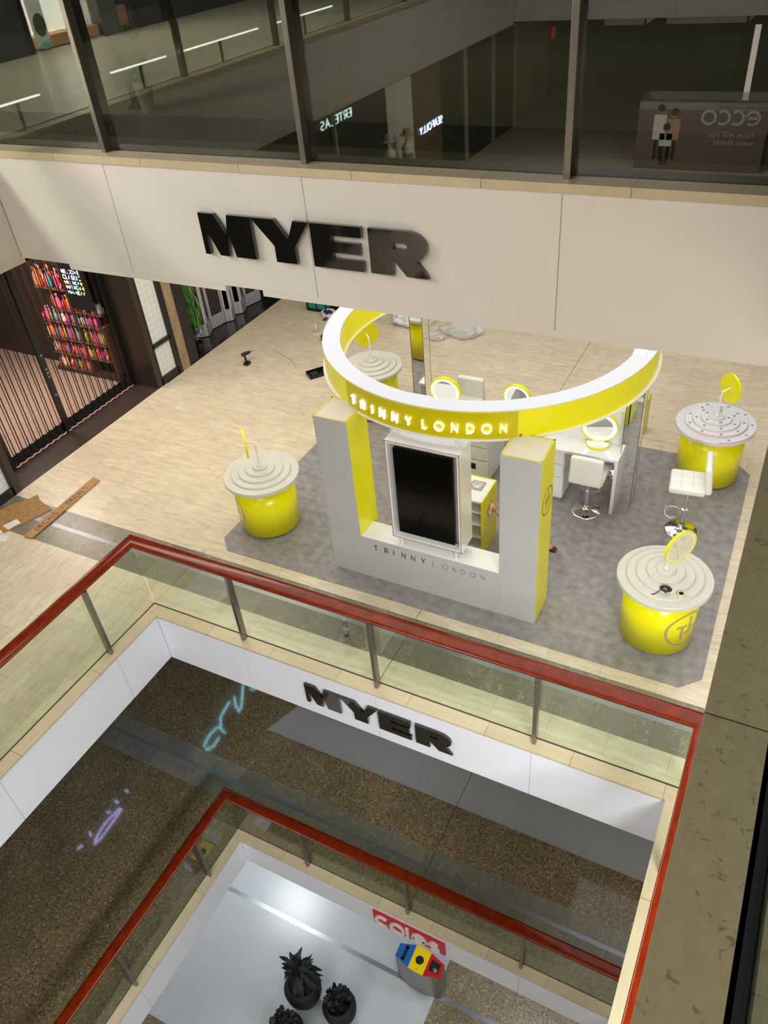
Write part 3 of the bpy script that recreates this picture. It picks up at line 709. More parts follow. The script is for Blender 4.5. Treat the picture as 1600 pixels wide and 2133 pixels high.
# make up desks
def round_lit_mirror(name_label, x, y, zb, zc, r, yaw, tilt=6, base=True):
    t = thing('vanity_mirror', name_label, 'mirror', (x, y, zb), group='round lit vanity mirrors on the desks')
    if base:
        pts = [(x + .152 * math.cos(a), y + .152 * math.sin(a)) for a in [R(180 + 180 * i / 24) for i in range(25)]]; pts = [(px_, py_ + .0) for px_, py_ in pts] + [(x + .14, y + .05), (x - .14, y + .05)]
        mb = MB(); mb.prism(pts, zb, zb + .035, 0); mb.prism([(x + (a - x) * .97, y + (b_ - y) * .97) for a, b_ in pts], zb + .035, zb + .038, 1); mb.build('base', [M_yellow, M_wg], t)
    nrm = Vector((math.sin(yaw) * math.cos(R(tilt)), -math.cos(yaw) * math.cos(R(tilt)), -math.sin(R(tilt)))).normalized()
    q = Vector((0, 0, 1)).rotation_difference(nrm); T = Matrix.Translation((x, y + .0, zc)) @ q.to_matrix().to_4x4()
    mb = MB(); mb.lathe([(0, -.05), (r, -.05), (r, 0), (r * .955, 0), (r * .955, -.006)], n=56, T=T); f = mb.build('mirror_frame', M_yellow, t)
    mb = MB(); mb.lathe([(0, -.003), (r * .76, -.003)], n=56, T=T); mb.build('mirror_glass', [M_mirror], f)
    mb = MB(); mb.lathe([(r * .76, -.003), (r * .90, -.003)], n=56, T=T); mb.build('light_ring', [M_led], f)
    if base: mb = MB(); mb.cyl((x, y + .03, zb + .03), (x, y + .03, zc - r * .9), .02); mb.build('neck', M_yellow, t)
    return t
def desk(x0, xk, x1, knee_right, label, ycut=8.64, y1=9.36):
    """white desk: drawers from x0 to xk (or mirrored), end panel at the other side"""
    t = thing('makeup_desk', label, 'desk', ((x0 + x1) / 2, 9.0, .008), group='white make-up desks')
    mb = MB(); mb.box(x0, ycut, .85, x1, y1, .89, b=.004); mb.build('desk_top', M_wg, t)
    ex = x1 if knee_right else x0
    mb = MB(); mb.box(ex - (.045 if knee_right else 0), ycut + .003, .008, ex + (0 if knee_right else .045), y1 - .003, .85); mb.build('end_panel', M_wg, t)
    a, b_ = (x0, xk) if knee_right else (xk, x1)
    mb = MB(); mb.box(a, ycut + .06, .06, b_, y1 - .02, .85); mb.box(a + .03, ycut + .1, .008, b_ - .03, y1 - .06, .06); mb.build('drawer_unit', M_wg, t)
    for i, (za, zb_) in enumerate(((.64, .83), (.42, .615), (.08, .395))):
        mb = MB(); mb.box(a + .004, ycut + .03, za, b_ - .004, ycut + .0595, zb_, b=.004); d = mb.build('drawer', M_wg, t)
        if i == 2: mb = MB(); mb.box(a + .10, ycut + .027, zb_ - .15, a + .27, ycut + .0305, zb_ - .05, b=.001); mb.build('handle', M_blackm, d)
    return t
desk(-2.74, -2.27, -1.555, True, 'white gloss make-up desk on the right with a white bar stool in front')
desk(-4.9, -3.82, -3.36, False, 'white gloss make-up desk on the left, mostly hidden behind the big screen')
mb = MB(); mb.box(-2.74, 8.995, .89, -1.59, 9.02, 1.42, b=.004)
o = mb.build('desk_partition', [M_wg]); tag(o, 'upright white glossy partition panel standing on the right make-up desk', 'partition')
round_lit_mirror('round lit mirror on a yellow half-round base on the right desk', -1.90, 8.925, .89, 1.155, .235, R(8))
round_lit_mirror('round lit mirror showing above the ring, in front of a white chair back', -4.19, 9.10, .89, 1.17, .235, R(2))
round_lit_mirror('round lit mirror whose yellow top just clears the ring, near its middle', -3.17, 9.28, .89, 1.17, .20, R(0))
mb = MB(); mb.box(-3.36, 9.05, .80, -2.74, 9.4, .89, b=.004); o = mb.build('bridge_shelf', [M_wg]); o.data.name = 'bridge_shelf'; tag(o, 'white shelf bridging the two make-up desks under the middle mirror', 'shelf')
# kiosk storage unit
t = thing('storage_unit', 'low white and yellow storage unit with open shelves beside the screen', 'shelf unit', (-3.15, 7.4, .008))
xa, xb, ya, yb, zt = -3.42, -2.865, 7.19, 7.695, .90
mb = MB(); mb.box(xb - .02, ya, .008, xb, yb, zt, 0); mb.box(xa, ya + .001, .008, xa + .02, yb, zt, 0); mb.box(xa + .02, yb - .02, .008, xb - .02, yb, zt, 0); mb.build('side_panel', [M_yellow], t)
mb = MB(); mb.box(xa + .02, ya, zt - .03, xb - .02, yb - .02, zt - .001, b=.002); tp = mb.build('top', M_wg, t)
mb = MB(); mb.box(-3.145, 7.40, zt - .0012, -2.96, 7.60, zt + .001, 0)
mb.lathe([(.075, 0), (.07, .004), (.055, -.0), (.03, .003), (0, .003)], c=(-3.05, 7.50, zt + .001), n=30, m=1); mb.build('power_port', [mat('port_grey', srgb(168, 164, 156), .35), mat('port_silver', srgb(196, 190, 180), .25, .6)], tp)
for z in (.10, .29, .50, .70):
    mb = MB(); mb.box(xa + .02, ya + .012, z, xb - .02, yb - .02, z + .018); mb.build('shelf', M_wg, t)
mb = MB(); T = Matrix.Translation((xb, 7.50, .59)) @ Matrix.Rotation(R(90), 4, 'Z') @ Matrix.Diagonal((.17, 1, .17, 1))
mb.stroke(ring, .05, -.002, .001, 0, T, closed=True)
for p in tl: mb.stroke(p, .06, -.002, .001, 0, T)
mb.build('emblem', M_bronze, t)
mb = MB(); mb.box(-1.86, 10.75, .0, -1.60, 10.95, .62, b=.01); 
o = mb.build('cabinet', [mat('cabinet_yellow', srgb(200, 196, 60), .35)]); tag(o, 'small yellow and grey cabinet far behind the right desk, half hidden', 'cabinet')
mb = MB(); mb.box(-1.855, 10.74, .04, -1.66, 10.751, .58, m=0)
for i in range(7): mb.box(-1.84, 10.735, .09 + i * .07, -1.68, 10.742, .12 + i * .07, m=1)
q_ = mb.build('drawer_front', [M_steel, M_black], o)

# bar stools
def pad(mb, c, size, tilt, bev):
    bm = bmesh.new(); bmesh.ops.create_cube(bm, size=1)
    for v in bm.verts: v.co = Vector((v.co.x * size[0], v.co.y * size[1], v.co.z * size[2]))
    bmesh.ops.bevel(bm, geom=bm.edges[:], offset=bev, segments=5, affect='EDGES', profile=.5)
    T = Matrix.Translation(c) @ Matrix.Rotation(R(tilt), 4, 'X'); bm.verts.index_update()
    mb.add([v.co.copy() for v in bm.verts], [[v.index for v in f.verts] for f in bm.faces], 0, True, T); bm.free()
def bar_stool(name_label, x, y, rz, seat_z=.58, first=False):
    t = thing('bar_stool', name_label, 'stool', (x, y, .008), rz, group='white bar stools at the kiosk')
    L = True
    mb = MB(); mb.lathe([(0, 0), (.208, 0), (.21, .008), (.19, .016), (.12, .03), (.06, .045), (.036, .06), (.033, .10), (.03, .10)], n=64, smooth=True); mb.build('base', M_chrome, t, local=True)
    mb = MB(); mb.cyl((0, 0, .08), (0, 0, .33), .03, n=24); mb.cyl((0, 0, .33), (0, 0, seat_z - .03), .02, n=20); mb.cyl((0, 0, .32), (0, 0, .345), .036, n=24); mb.build('column', M_chrome, t, local=True)
    mb = MB(); p = [(-.03, .02, .30), (-.10, .09, .28), (-.13, .16, .27), (-.08, .22, .27), (0, .235, .27), (.08, .22, .27), (.13, .16, .27), (.10, .09, .28), (.03, .02, .30)]
    sm = []
    for i in range(len(p) - 1):
        for j in range(4): u = j / 4; sm.append(tuple(p[i][k] * (1 - u) + p[i + 1][k] * u for k in range(3)))
    sm.append(p[-1]); mb.tube(sm, .008, 8); mb.build('footrest', M_chrome, t, local=True)
    mb = MB(); mb.box(-.09, -.09, seat_z - .035, .09, .09, seat_z - .005); mb.cyl((.09, 0, seat_z - .02), (.2, .05, seat_z - .03), .006); mb.build('mechanism', M_black, t, local=True)
    # padded seat and low back
    mb = MB(); pad(mb, (0, .02, seat_z + .03), (.44, .43, .10), 0, .035); o = mb.build('seat', M_vinyl, t, local=True)
    mb = MB(); pad(mb, (0, -.205, seat_z + .215), (.43, .085, .40), -7, .035); b2 = mb.build('backrest', M_vinyl, t, local=True)
    mb = MB()
    for yy in (-.04, .10): mb.box(-.205, yy - .002, seat_z + .0785, .205, yy + .002, seat_z + .0812)
    for xx in (-.07, .07): mb.box(xx - .002, -.16, seat_z + .0785, xx + .002, .21, seat_z + .0812)
    mb.build('seam', mat('vinyl_seam', srgb(200, 198, 192), .6), o, local=True)
    return t
s1 = bar_stool('white bar stool seen from behind, tucked at the right make-up desk', -1.90, 8.60, R(0))
bar_stool('white bar stool standing alone sideways near the right edge of the mat', -.655, 8.64, R(97), seat_z=.74)
dup(s1, (-4.12, 9.72, .008), R(180), 'white bar stool behind the ring, only its back showing beside a lit mirror')
dup(s1, (-1.85, 9.60, .008), R(180), 'white bar stool beyond the right desk, its chrome foot seen through the knee space')

# ================================================================== LEFT SHOPFRONTS, kiosk level
XF = -10.12
M_frame = mat('window_frame_black', srgb(28, 27, 26), .4)
M_jamb = mat('dark_bronze_jamb', srgb(62, 52, 44), .35, .3)
M_stone = mat('brown_stone_column', srgb(150, 128, 100), .5, noise=.2, nscale=6, nstretch=(2, 2, .6))
def grid_tile(name, c, cm, s=.1):
    m = bpy.data.materials.new(name); m.use_nodes = True; nt = m.node_tree; b = nt.nodes['Principled BSDF']
    g = nn(nt, 'ShaderNodeNewGeometry'); sp = nn(nt, 'ShaderNodeSeparateXYZ'); nt.links.new(g.outputs['Position'], sp.inputs[0])
    cb = nn(nt, 'ShaderNodeCombineXYZ'); nt.links.new(sp.outputs['Y'], cb.inputs[0]); nt.links.new(sp.outputs['Z'], cb.inputs[1])
    br = nn(nt, 'ShaderNodeTexBrick', i_Scale=1.0, offset=0.0)
    br.inputs['Mortar Size'].default_value = .0016; br.inputs['Brick Width'].default_value = s * 1.2; br.inputs['Row Height'].default_value = s * 1.15
    br.inputs['Color1'].default_value = c4(c); br.inputs['Color2'].default_value = c4(c); br.inputs['Mortar'].default_value = c4(cm)
    nt.links.new(cb.outputs[0], br.inputs['Vector']); nt.links.new(br.outputs[0], b.inputs['Base Color']); b.inputs['Roughness'].default_value = .25
    return m
M_tile = grid_tile('white_square_tiles', srgb(214, 216, 216), srgb(110, 108, 104))
def tiled_bay(y0, y1, label):
    t = thing('tiled_bay', label, 'shopfront', (XF, (y0 + y1) / 2, 0))
    mb = MB(); mb.box(XF - .06, y0, 0, XF - .03, y1, 3.1); mb.build('tiled_panel', M_tile, t)
    mb = MB()
    for a in ((y0 - .05, 0, y0 + .03, 3.1), (y1 - .03, 0, y1 + .09, 3.1), (y0, .0, y1, .15), (y0, .73, y1, .81), (y0, 3.05, y1, 3.1)): mb.box(XF - .035, a[0], a[1], XF + .005, a[2], a[3])
    mb.build('frame', M_frame, t); return t
tiled_bay(9.45, 9.95, 'narrow bay of white square tiles in a black frame right of the sweet shop gate')
tiled_bay(4.9, 5.86, 'bay of white square tiles in a black frame at the left edge, before the gate')
mb = MB(); mb.box(XF - .6, 5.87, .0, XF + .01, 5.98, 3.1); o = mb.build('gate_jamb', [M_jamb]); tag(o, 'dark bronze jamb at the near end of the sweet shop gate', 'jamb')
mb = MB(); mb.box(XF - .6, 9.32, .0, XF + .01, 9.42, 3.1); o = mb.build('gate_jamb', [M_jamb]); tag(o, 'dark bronze jamb at the far end of the sweet shop gate', 'jamb')
mb = MB(); mb.box(XF - .14, 10.05, 0, XF + .02, 10.26, 3.2, b=.006); o = mb.build('stone_column', [M_stone]); tag(o, 'slim brown stone pilaster between the tiled bay and the black shopfront', 'column')
mb = MB(); mb.box(XF - .5, 10.262, 0, XF, 10.55, 3.2); o = mb.build('shop_wall', [M_dark]); tag(o, 'matt black end wall of the shop with hanging greenery', 'wall panel')
mb = MB(); mb.box(XF - .62, -30, 3.1, XF, 18, 4.6); struct('wall_shopfront', mb, [M_dark])
# floors of the shops
mb = MB(); mb.box(-10.69, 5.98, -.01, -10.1, 9.32, .004, 0); mb.box(-15, 3, -.01, -10.69, 9.56, .003, 1); mb.box(-14, 9.55, -.01, XF + .02, 14.3, .004, 2)
struct('floor', mb, [M_darkfloor, M_pinkfloor, mat('black_polished_floor', srgb(34, 33, 34), .2)])
mb = MB(); mb.box(-10.11, 5.9, .0, -10.07, 9.4, .006); struct('trim_4', mb, [mat('pale_edge_strip', srgb(220, 206, 180), .5)])
# security gate of the sweet shop
def fold_y(x, y0, y1, n, amp):
    return [(x + (amp if i % 2 else -amp), y0 + (y1 - y0) * i / n) for i in range(n + 1)]
gate = thing('security_gate', 'black folding security gate with thin bars across the sweet shop', 'gate', (-10.69, 7.65, 0))
pts = fold_y(-10.69, 6.36, 9.28, 40, .018)
mb = MB()
for (a, b_) in zip(pts[:-1], pts[1:]):
    mb.add([(a[0], a[1], .03), (b_[0], b_[1], .03), (b_[0], b_[1], .215), (a[0], a[1], .215), (a[0] - .02, a[1], .03), (b_[0] - .02, b_[1], .03), (b_[0] - .02, b_[1], .215), (a[0] - .02, a[1], .215)], [(0, 1, 2, 3), (7, 6, 5, 4), (3, 2, 6, 7), (0, 4, 5, 1)])
mb.build('kick_panel', M_black, gate)
mb = MB(); mb.tube([(p[0] + .02, p[1], .028) for p in pts], .013, 6); k_ = mb.build('bottom_track', mat('track_pink_grey', srgb(206, 170, 156), .4), gate)
for i, p in enumerate(pts[1:-1]):
    if abs(p[1] - 7.58) < .1: continue
    mb = MB(); mb.cyl((p[0] - .01, p[1], .2), (p[0] - .01, p[1], 3.05), .009 if i % 2 else .007, n=6); mb.build('bar', M_black, gate)
for y, wd in ((7.58, .11), (9.26, .09), (6.34, .08)):
    mb = MB(); mb.box(-10.72, y - wd / 2, .0, -10.66, y + wd / 2, 3.05, b=.006); po = mb.build('gate_post', M_black, gate)
mb = MB()
for z in (1.45, 1.2, 1.13, 1.06, .72): mb.box(-10.659, 7.56, z, -10.650, 7.60, z + .035)
mb.build('lock', M_steel, gate)
mb = MB(); mb.box(-10.78, 9.335, 1.72, -10.70, 9.345, 1.82, 0); mb.box(-10.92, 9.335, 1.74, -10.85, 9.345, 1.82, 1)
# sweet shop interior: back wall, shelves with lollies, sign
mb = MB(); mb.box(-15, 9.56, 0, -10.7, 9.62, 3.1); struct('wall_shop', mb, [mat('shop_wall_brown', srgb(58, 44, 36), .6)])
mb = MB(); mb.box(-15.1, 3, 0, -15, 9.6, 3.1); struct('wall_shop', mb, [mat('shop_wall_dark', srgb(70, 58, 44), .6, noise=.3, nscale=2)])
mb = MB(); mb.box(-15, 2.9, 0, -10.7, 3, 3.1); struct('wall_shop', mb, [MATS['shop_wall_dark']])
mb = MB(); mb.box(-15, 3, 3.1, -10.12, 14.3, 3.15); struct('ceiling', mb, [M_dark])
area('shop_lamp', (-12.2, 8.0, 3.0), 1.4, 95, (1, .86, .76), sy=.8)
area('shop_lamp', (-12.4, 5.6, 3.0), 1.8, 40, (1, .84, .74), sy=1.2)
M_shelf = mat('shelf_brown', srgb(120, 78, 62), .5)
sh = thing('sweets_shelving', 'brown wall shelving full of colourful bagged sweets behind the gate', 'shelving', (-11.8, 9.4, 0.004))
mb = MB(); mb.box(-12.65, 9.53, .02, -11.0, 9.555, 2.4); mb.build('back_panel', mat('shelf_back', srgb(60, 40, 32), .6), sh)
rows_ = [(.10, -12.6, -11.72), (.40, -12.6, -11.1), (.72, -12.62, -11.1), (1.07, -12.6, -11.1), (1.34, -12.2, -11.0), (1.74, -12.5, -11.70)]
for z, a, b_ in rows_:
    mb = MB(); mb.box(a, 9.28, z - .02, b_, 9.53, z); mb.build('shelf', M_shelf, sh)
mb = MB(); mb.box(-12.66, 9.27, .004, -11.0, 9.53, .08); mb.build('base', mat('shelf_base', srgb(66, 50, 44), .6), sh)
for x in (-11.68, -11.05): mb = MB(); mb.box(x - .015, 9.28, .08, x + .015, 9.53, 1.1 if x > -11.5 else 2.3); mb.build('upright', M_shelf, sh)
cols = [srgb(226, 46, 60), srgb(242, 130, 40), srgb(246, 200, 60), srgb(236, 100, 150), srgb(250, 236, 226), srgb(240, 90, 60), srgb(120, 180, 70), srgb(150, 110, 190), srgb(250, 170, 130), srgb(90, 170, 190)]
CM = [mat('sweet_%d' % i, c, .35) for i, c in enumerate(cols)]
bags = []
def sweet_bag(x, y, z, w, h, mi):
    mb = MB(); rs = random.Random(int(x * 999 + z * 77)); n = 10
    prof = [(0, .0), (.42, .02), (.5, .14), (.52, .34), (.48, .52), (.34, .68), (.14, .76), (.12, .8), (.3, .97), (.0, 1.0)]
    T = Matrix.Rotation(rs.uniform(-.12, .12), 4, 'Y') @ Matrix.Diagonal((w, .055, h, 1))
    mb.lathe(prof, n=n, T=T, smooth=True)
    for i, p in enumerate(mb.f): mb.mi[i] = 1 if (i * 7 + int(x * 50)) % 5 == 0 else 0
    o = mb.build('sweet_bag', [CM[mi], CM[(mi * 3 + 4) % 10]], local=True); o.location = (x, y, z); return o
rowname = ['bottom', 'second', 'third', 'fourth', 'middle', 'upper']
for ri, (z, a, b_) in enumerate(rows_):
    x = a + .05; hmax = [.27, .29, .32, .24, .34, .40][ri]
    while x < b_ - .04 and not (ri == 4 and x > -11.34):
        wdt = random.uniform(.07, .12); h = random.uniform(.78, 1.0) * hmax
        for dy in ((0,) if ri == 4 else (0, .07)):
            o = sweet_bag(x, 9.335 + dy + random.uniform(-.01, .01), z + .001, wdt, h * (1 if dy == 0 else 1.1), random.choice([0, 1, 5, 8, 2, 3, 4, 0, 5, 6, 7, 9] if ri not in (3,) else [7, 3, 4, 6, 9, 0]))
            tag(o, 'small bright bag of sweets on the %s shelf of the sweet shop' % rowname[ri], 'sweets', 'bags of sweets on the %s shelf' % rowname[ri])
        x += wdt + random.uniform(.01, .03)
for i, (x, z) in enumerate([(-11.07, 1.345), (-11.215, 1.345)]):
    mb = MB(); mb.lathe([(0, 0), (.055, 0), (.07, .03), (.07, .1), (.05, .13), (.05, .16), (.03, .18), (0, .19)], n=20, smooth=True); o = mb.build('glass_jar', [mat('jar_pale', srgb(196, 206, 210), .2)], local=True); o.location = (x, 9.38, z)
    tag(o, ['pale glass sweet jar at the right end of the shelf', 'pale glass sweet jar second from the right end of the shelf'][i], 'jar', 'glass sweet jars')
ws = thing('welcome_sign', 'black sign board with coloured glowing words beside the sweets', 'sign', (-11.38, 9.3, 1.5))
mb = MB(); mb.box(-11.66, 9.27, 1.42, -11.06, 9.29, 2.6, b=.002); sb_ = mb.build('sign_board', mat('sign_black', srgb(24, 24, 26), .4), ws)
mb = MB(); mb.cyl((-11.62, 9.28, 2.6), (-11.62, 9.28, 3.1), .006, n=6); mb.cyl((-11.1, 9.28, 2.6), (-11.1, 9.28, 3.1), .006, n=6); mb.build('hanger', M_black, ws)
wcols = [(.6, .75, 1), (.75, .85, 1), (.5, 1, .4), (.3, .9, .8), (.9, 1, .3)]
words = [('WELCOME', 2.10, .06), ('CLASSIC', 1.99, .075), ('MIX NOW', 1.90, .055), ('WEIGH', 1.81, .06), ('HANDY', 1.715, .06)]
ec = [mat('sign_glow_%d' % i, c, .5, emit=c, es=1.6) for i, c in enumerate([(.75, .82, 1), (.4, 1, .35), (.25, .8, 1), (1, .9, .2), (1, .45, .4), (.4, .35, 1)])]
ST['X'] = ([[(0, 0), (.6, 1)], [(0, 1), (.6, 0)]], .6)
for wi, (tx, z, k_) in enumerate(words):
    S_, tw = word_strokes(tx, .22, .4); kx = .42 / (tw * 1)
    mb = MB()
    for li, (ch, x0, s, wl_) in enumerate(S_):
        T = Matrix.Translation((-11.60 + x0 * kx, 9.268, z)) @ Matrix.Diagonal((kx, 1, k_, 1))
        for p in s: mb.stroke(p, .2, -.003, .001, 0 if wi < 2 else 1 + (li + wi) % 5, T)
    mb.build('lettering', ec, sb_)
# second shop: folding glazed gate
acc = [(-10.60, 11.02), (-10.69, 11.305), (-10.535, 11.443), (-10.667, 11.706), (-10.60, 12.1), (-10.478, 12.235), (-10.635, 12.478), (-10.5, 12.617), (-10.618, 12.882), (-10.51, 13.29), (-10.62, 13.45)]
g2 = thing('folding_gate', 'pale metal folding gate with dark glazed leaves across the second shop', 'gate', (-10.6, 12.2, .004), group='folding shop gates')
M_gm = mat('gate_pale_metal', srgb(190, 190, 194), .35, .4)
for (a, b_) in zip(acc[:-1], acc[1:]):
    d = Vector((b_[0] - a[0], b_[1] - a[1], 0)); Ln = d.length; an = math.atan2(d.y, d.x)
    T = Matrix.Translation((a[0], a[1], .02)) @ Matrix.Rotation(an, 4, 'Z')
    mb = MB(); mb.box(.01, -.012, 0, Ln - .01, .012, .26, 0, T)
    n = max(2, int(Ln / .07))
    for i in range(n + 1): mb.box(.01 + (Ln - .02) * i / n - .004, -.016, 0, .01 + (Ln - .02) * i / n + .004, .016, .262, 1, T)
    mb.box(.01, -.014, .26, .045, .014, 3.0, 0, T); mb.box(Ln - .045, -.014, .26, Ln - .01, .014, 3.0, 0, T)
    lf = mb.build('leaf_frame', [M_gm, mat('gate_rib', srgb(110, 112, 120), .4)], g2)
    if Ln > .2: mb = MB(); mb.box(.045, -.004, .26, Ln - .045, .004, 3.0, 0, T); mb.build('pane', mat('smoked_pane', srgb(44, 38, 34), .12), lf)
mb = MB(); mb.box(-14, 14.3, 0, XF, 14.35, 3.1); mb.box(-14.05, 9.64, 0, -14, 14.3, 3.1); struct('wall_shop', mb, [M_dark])
mb = MB(); mb.box(XF - .04, 14.36, 0, XF, 18, 3.1); mb.box(XF - .04, -30, 0, XF, 4.9 - .06, 3.1); struct('wall_shopfront', mb, [M_dark])

# hanging greenery and small plant
def leafmesh(mb, p, d, L, w_, m=0, droop=.3):
    d = Vector(d).normalized(); up = Vector((0, 0, 1)); s = d.cross(up)
    s = s.normalized() if s.length > .01 else Vector((1, 0, 0)); k = 4; vs = []
    for i in range(k + 1):
        u = i / k; c = Vector(p) + d * L * u + Vector((0, 0, -droop * L * u * u)); ww = w_ * math.sin(PI * min(.98, u * .9 + .08))
        vs += [c - s * ww, c + s * ww + Vector((0, 0, .003))]
    mb.add(vs, [(2 * i, 2 * i + 1, 2 * i + 3, 2 * i + 2) for i in range(k)], m)
M_fern = mat('fern_green', srgb(56, 112, 34), .5, noise=.4, nscale=9); M_fern2 = mat('fern_light', srgb(96, 150, 50), .5)
hp = thing('hanging_greenery', 'long trailing green fern hanging beside the black shop wall', 'plant', (-10.42, 10.85, 2.9))
mb = MB(); mb.box(-10.55, 10.6, 2.86, -10.3, 11.15, 3.05); mb.build('planter_box', M_black, hp)
mb = MB(); rs = random.Random(3)
for i in range(900):
    z = rs.uniform(.55, 2.9); u = (2.9 - z) / 2.4
    yc = 10.72 + .16 * u + rs.gauss(0, .085 * (1 - .35 * u)) + .08; xc = -10.38 + rs.gauss(0, .07)
    leafmesh(mb, (xc, yc, z), (rs.uniform(-.5, .9), rs.uniform(-.6, .6), -1.2), rs.uniform(.10, .2), .008, 0 if rs.random() < .7 else 1, .5)
mb.build('foliage', [M_fern, M_fern2], hp)
mb = MB()
for i in range(14): mb.tube([(-10.4 + rs.uniform(-.06, .06), 10.75 + .02 * i, 2.86), (-10.38, 10.8 + .012 * i, 1.7), (-10.36 + rs.uniform(-.05, .05), 10.86 + .014 * i, .6 + rs.uniform(0, .5))], .004, 5)
mb.build('stem', M_fern, hp)
fp = thing('potted_plant', 'small dark leafed plant with pale flowers standing at the foot of the greenery', 'plant', (-10.3, 10.86, .004))
mb = MB(); mb.lathe([(0, 0), (.09, 0), (.12, .2), (.1, .2), (.1, .17), (0, .17)], c=(-10.30, 10.80, .004), n=24); mb.build('pot', M_black, fp)
mb = MB()
for i in range(70): a = rs.uniform(0, 2 * PI); leafmesh(mb, (-10.38, 10.86, .2 + rs.uniform(0, .35)), (math.cos(a), math.sin(a), rs.uniform(0, .8)), rs.uniform(.1, .2), .02, 0, .6)
for i in range(10): a = rs.uniform(0, 2 * PI); q = Vector((-10.38 + .14 * math.cos(a), 10.86 + .14 * math.sin(a), .3 + rs.uniform(0, .3))); mb.lathe([(0, -.014), (.014, 0), (0, .014)], c=tuple(q), n=8, m=1)
mb.build('foliage', [mat('leaf_dark', srgb(26, 58, 40), .4), M_wm], fp)

# ================================================================== THINGS ON THE KIOSK LEVEL FLOOR
def poly_prism(name, pts, z0, z1, mats, label, cat, group=None):
    mb = MB(); mb.prism(pts, z0, z1); o = mb.build(name, mats); tag(o, label, cat, group); return o
def on_floor(mb, text, k, T, m, wd=.12, gap=.3, sp=.7, d=.0012):
    S_, tw = word_strokes(text, gap, sp)
    for ch, x0, s, wl_ in S_:
        T2 = T @ Matrix.Translation((x0 * k, 0, 0)) @ Matrix(((k, 0, 0, 0), (0, 0, k, 0), (0, -1, 0, 0), (0, 0, 0, 1)))
        for p in s: mb.stroke(p, wd, -d, .0, m, T2)
    return tw * k
t = thing('cardboard_strip', 'long cardboard strip with the hand-written word DECALS twice', 'cardboard', (-9.13, 5.9, 0))
mb = MB(); mb.prism([(-9.158, 5.141), (-9.005, 5.155), (-9.066, 6.628), (-9.235, 6.66)], .012, .026, 0); mb.build('board', [M_card], t)
mb = MB(); mb.prism([(-9.15, 5.16), (-9.02, 5.17), (-9.08, 6.6), (-9.22, 6.62)], .0, .012, 0); mb.build('underside', [M_cardedge], t)
mb = MB()
for y0 in (5.32, 5.98):
    T = Matrix.Translation((-9.045 - (y0 - 5.3) * .045, y0, .0262)) @ Matrix.Rotation(R(92.5), 4, 'Z')
    on_floor(mb, 'DECALS', .082, T, 0, .11, .28)
mb.lathe([(0, 0), (.014, .001)], c=(-9.12, 5.87, .0262), n=8)
mb.build('handwriting', [M_ink], t)
t = thing('cardboard_sheet', 'crumpled brown cardboard sheet with a white shipping label at the left edge', 'cardboard', (-9.6, 5.5, 0))
mb = MB(); mb.prism([(-9.773, 5.986), (-9.60, 5.88), (-9.256, 5.787), (-9.35, 5.55), (-9.44, 5.3), (-9.53, 5.088), (-9.86, 5.22), (-10.06, 5.40), (-9.93, 5.72), (-9.86, 5.74)], .0, .012); mb.build('board', [mat('cardboard_dull', srgb(160, 124, 76), .8, noise=.2, nscale=14)], t)
mb = MB(); mb.prism([(-9.52, 5.17), (-9.47, 5.36), (-9.60, 5.40), (-9.67, 5.20)], .012, .0135); lb_ = mb.build('shipping_label', [M_paper], t)
mb = MB()
for i in range(3): mb.prism([(-9.55 - .03 * i, 5.22), (-9.545 - .03 * i, 5.22), (-9.515 - .03 * i, 5.33), (-9.52 - .03 * i, 5.33)], .0135, .0139)
mb.build('print', [mat('label_print', srgb(150, 150, 160), .7)], lb_)
poly_prism('paper_sheet', [(-9.55, 4.90), (-9.33, 4.96), (-9.42, 5.07), (-9.62, 5.01)], .0, .004, [M_paper], 'white paper sheet at the left edge, the nearer of two', 'paper', 'loose paper sheets')
poly_prism('paper_sheet', [(-9.75, 4.98), (-9.56, 5.03), (-9.57, 5.12), (-9.8, 5.09)], .0045, .007, [M_paper], 'white paper sheet at the left edge, tucked by the cardboard', 'paper', 'loose paper sheets')
# water bottle
wb = thing('water_bottle', 'clear plastic water bottle standing behind the front glass balustrade', 'bottle', (-3.85, 5.29, 0))
mb = MB(); mb.lathe([(0, 0), (.032, 0), (.034, .02), (.034, .08), (.031, .09), (.034, .10), (.034, .19), (.03, .215), (.016, .245), (.0135, .265)], n=28, smooth=True, c=(-3.85, 5.29, 0)); mb.build('body', glass_mat('bottle_clear', (.85, .88, .94), 1.9, .1, .25), wb)
mb = MB(); mb.lathe([(.0342, .105), (.0345, .11), (.0345, .155), (.0342, .16)], n=28, c=(-3.85, 5.29, 0)); mb.build('label', mat('bottle_label_blue', srgb(150, 164, 200), .5), wb)
mb = MB(); mb.cyl((-3.85, 5.29, .262), (-3.85, 5.29, .282), .015, n=16); mb.build('cap', mat('cap_pale_blue', srgb(170, 190, 226), .4), wb)
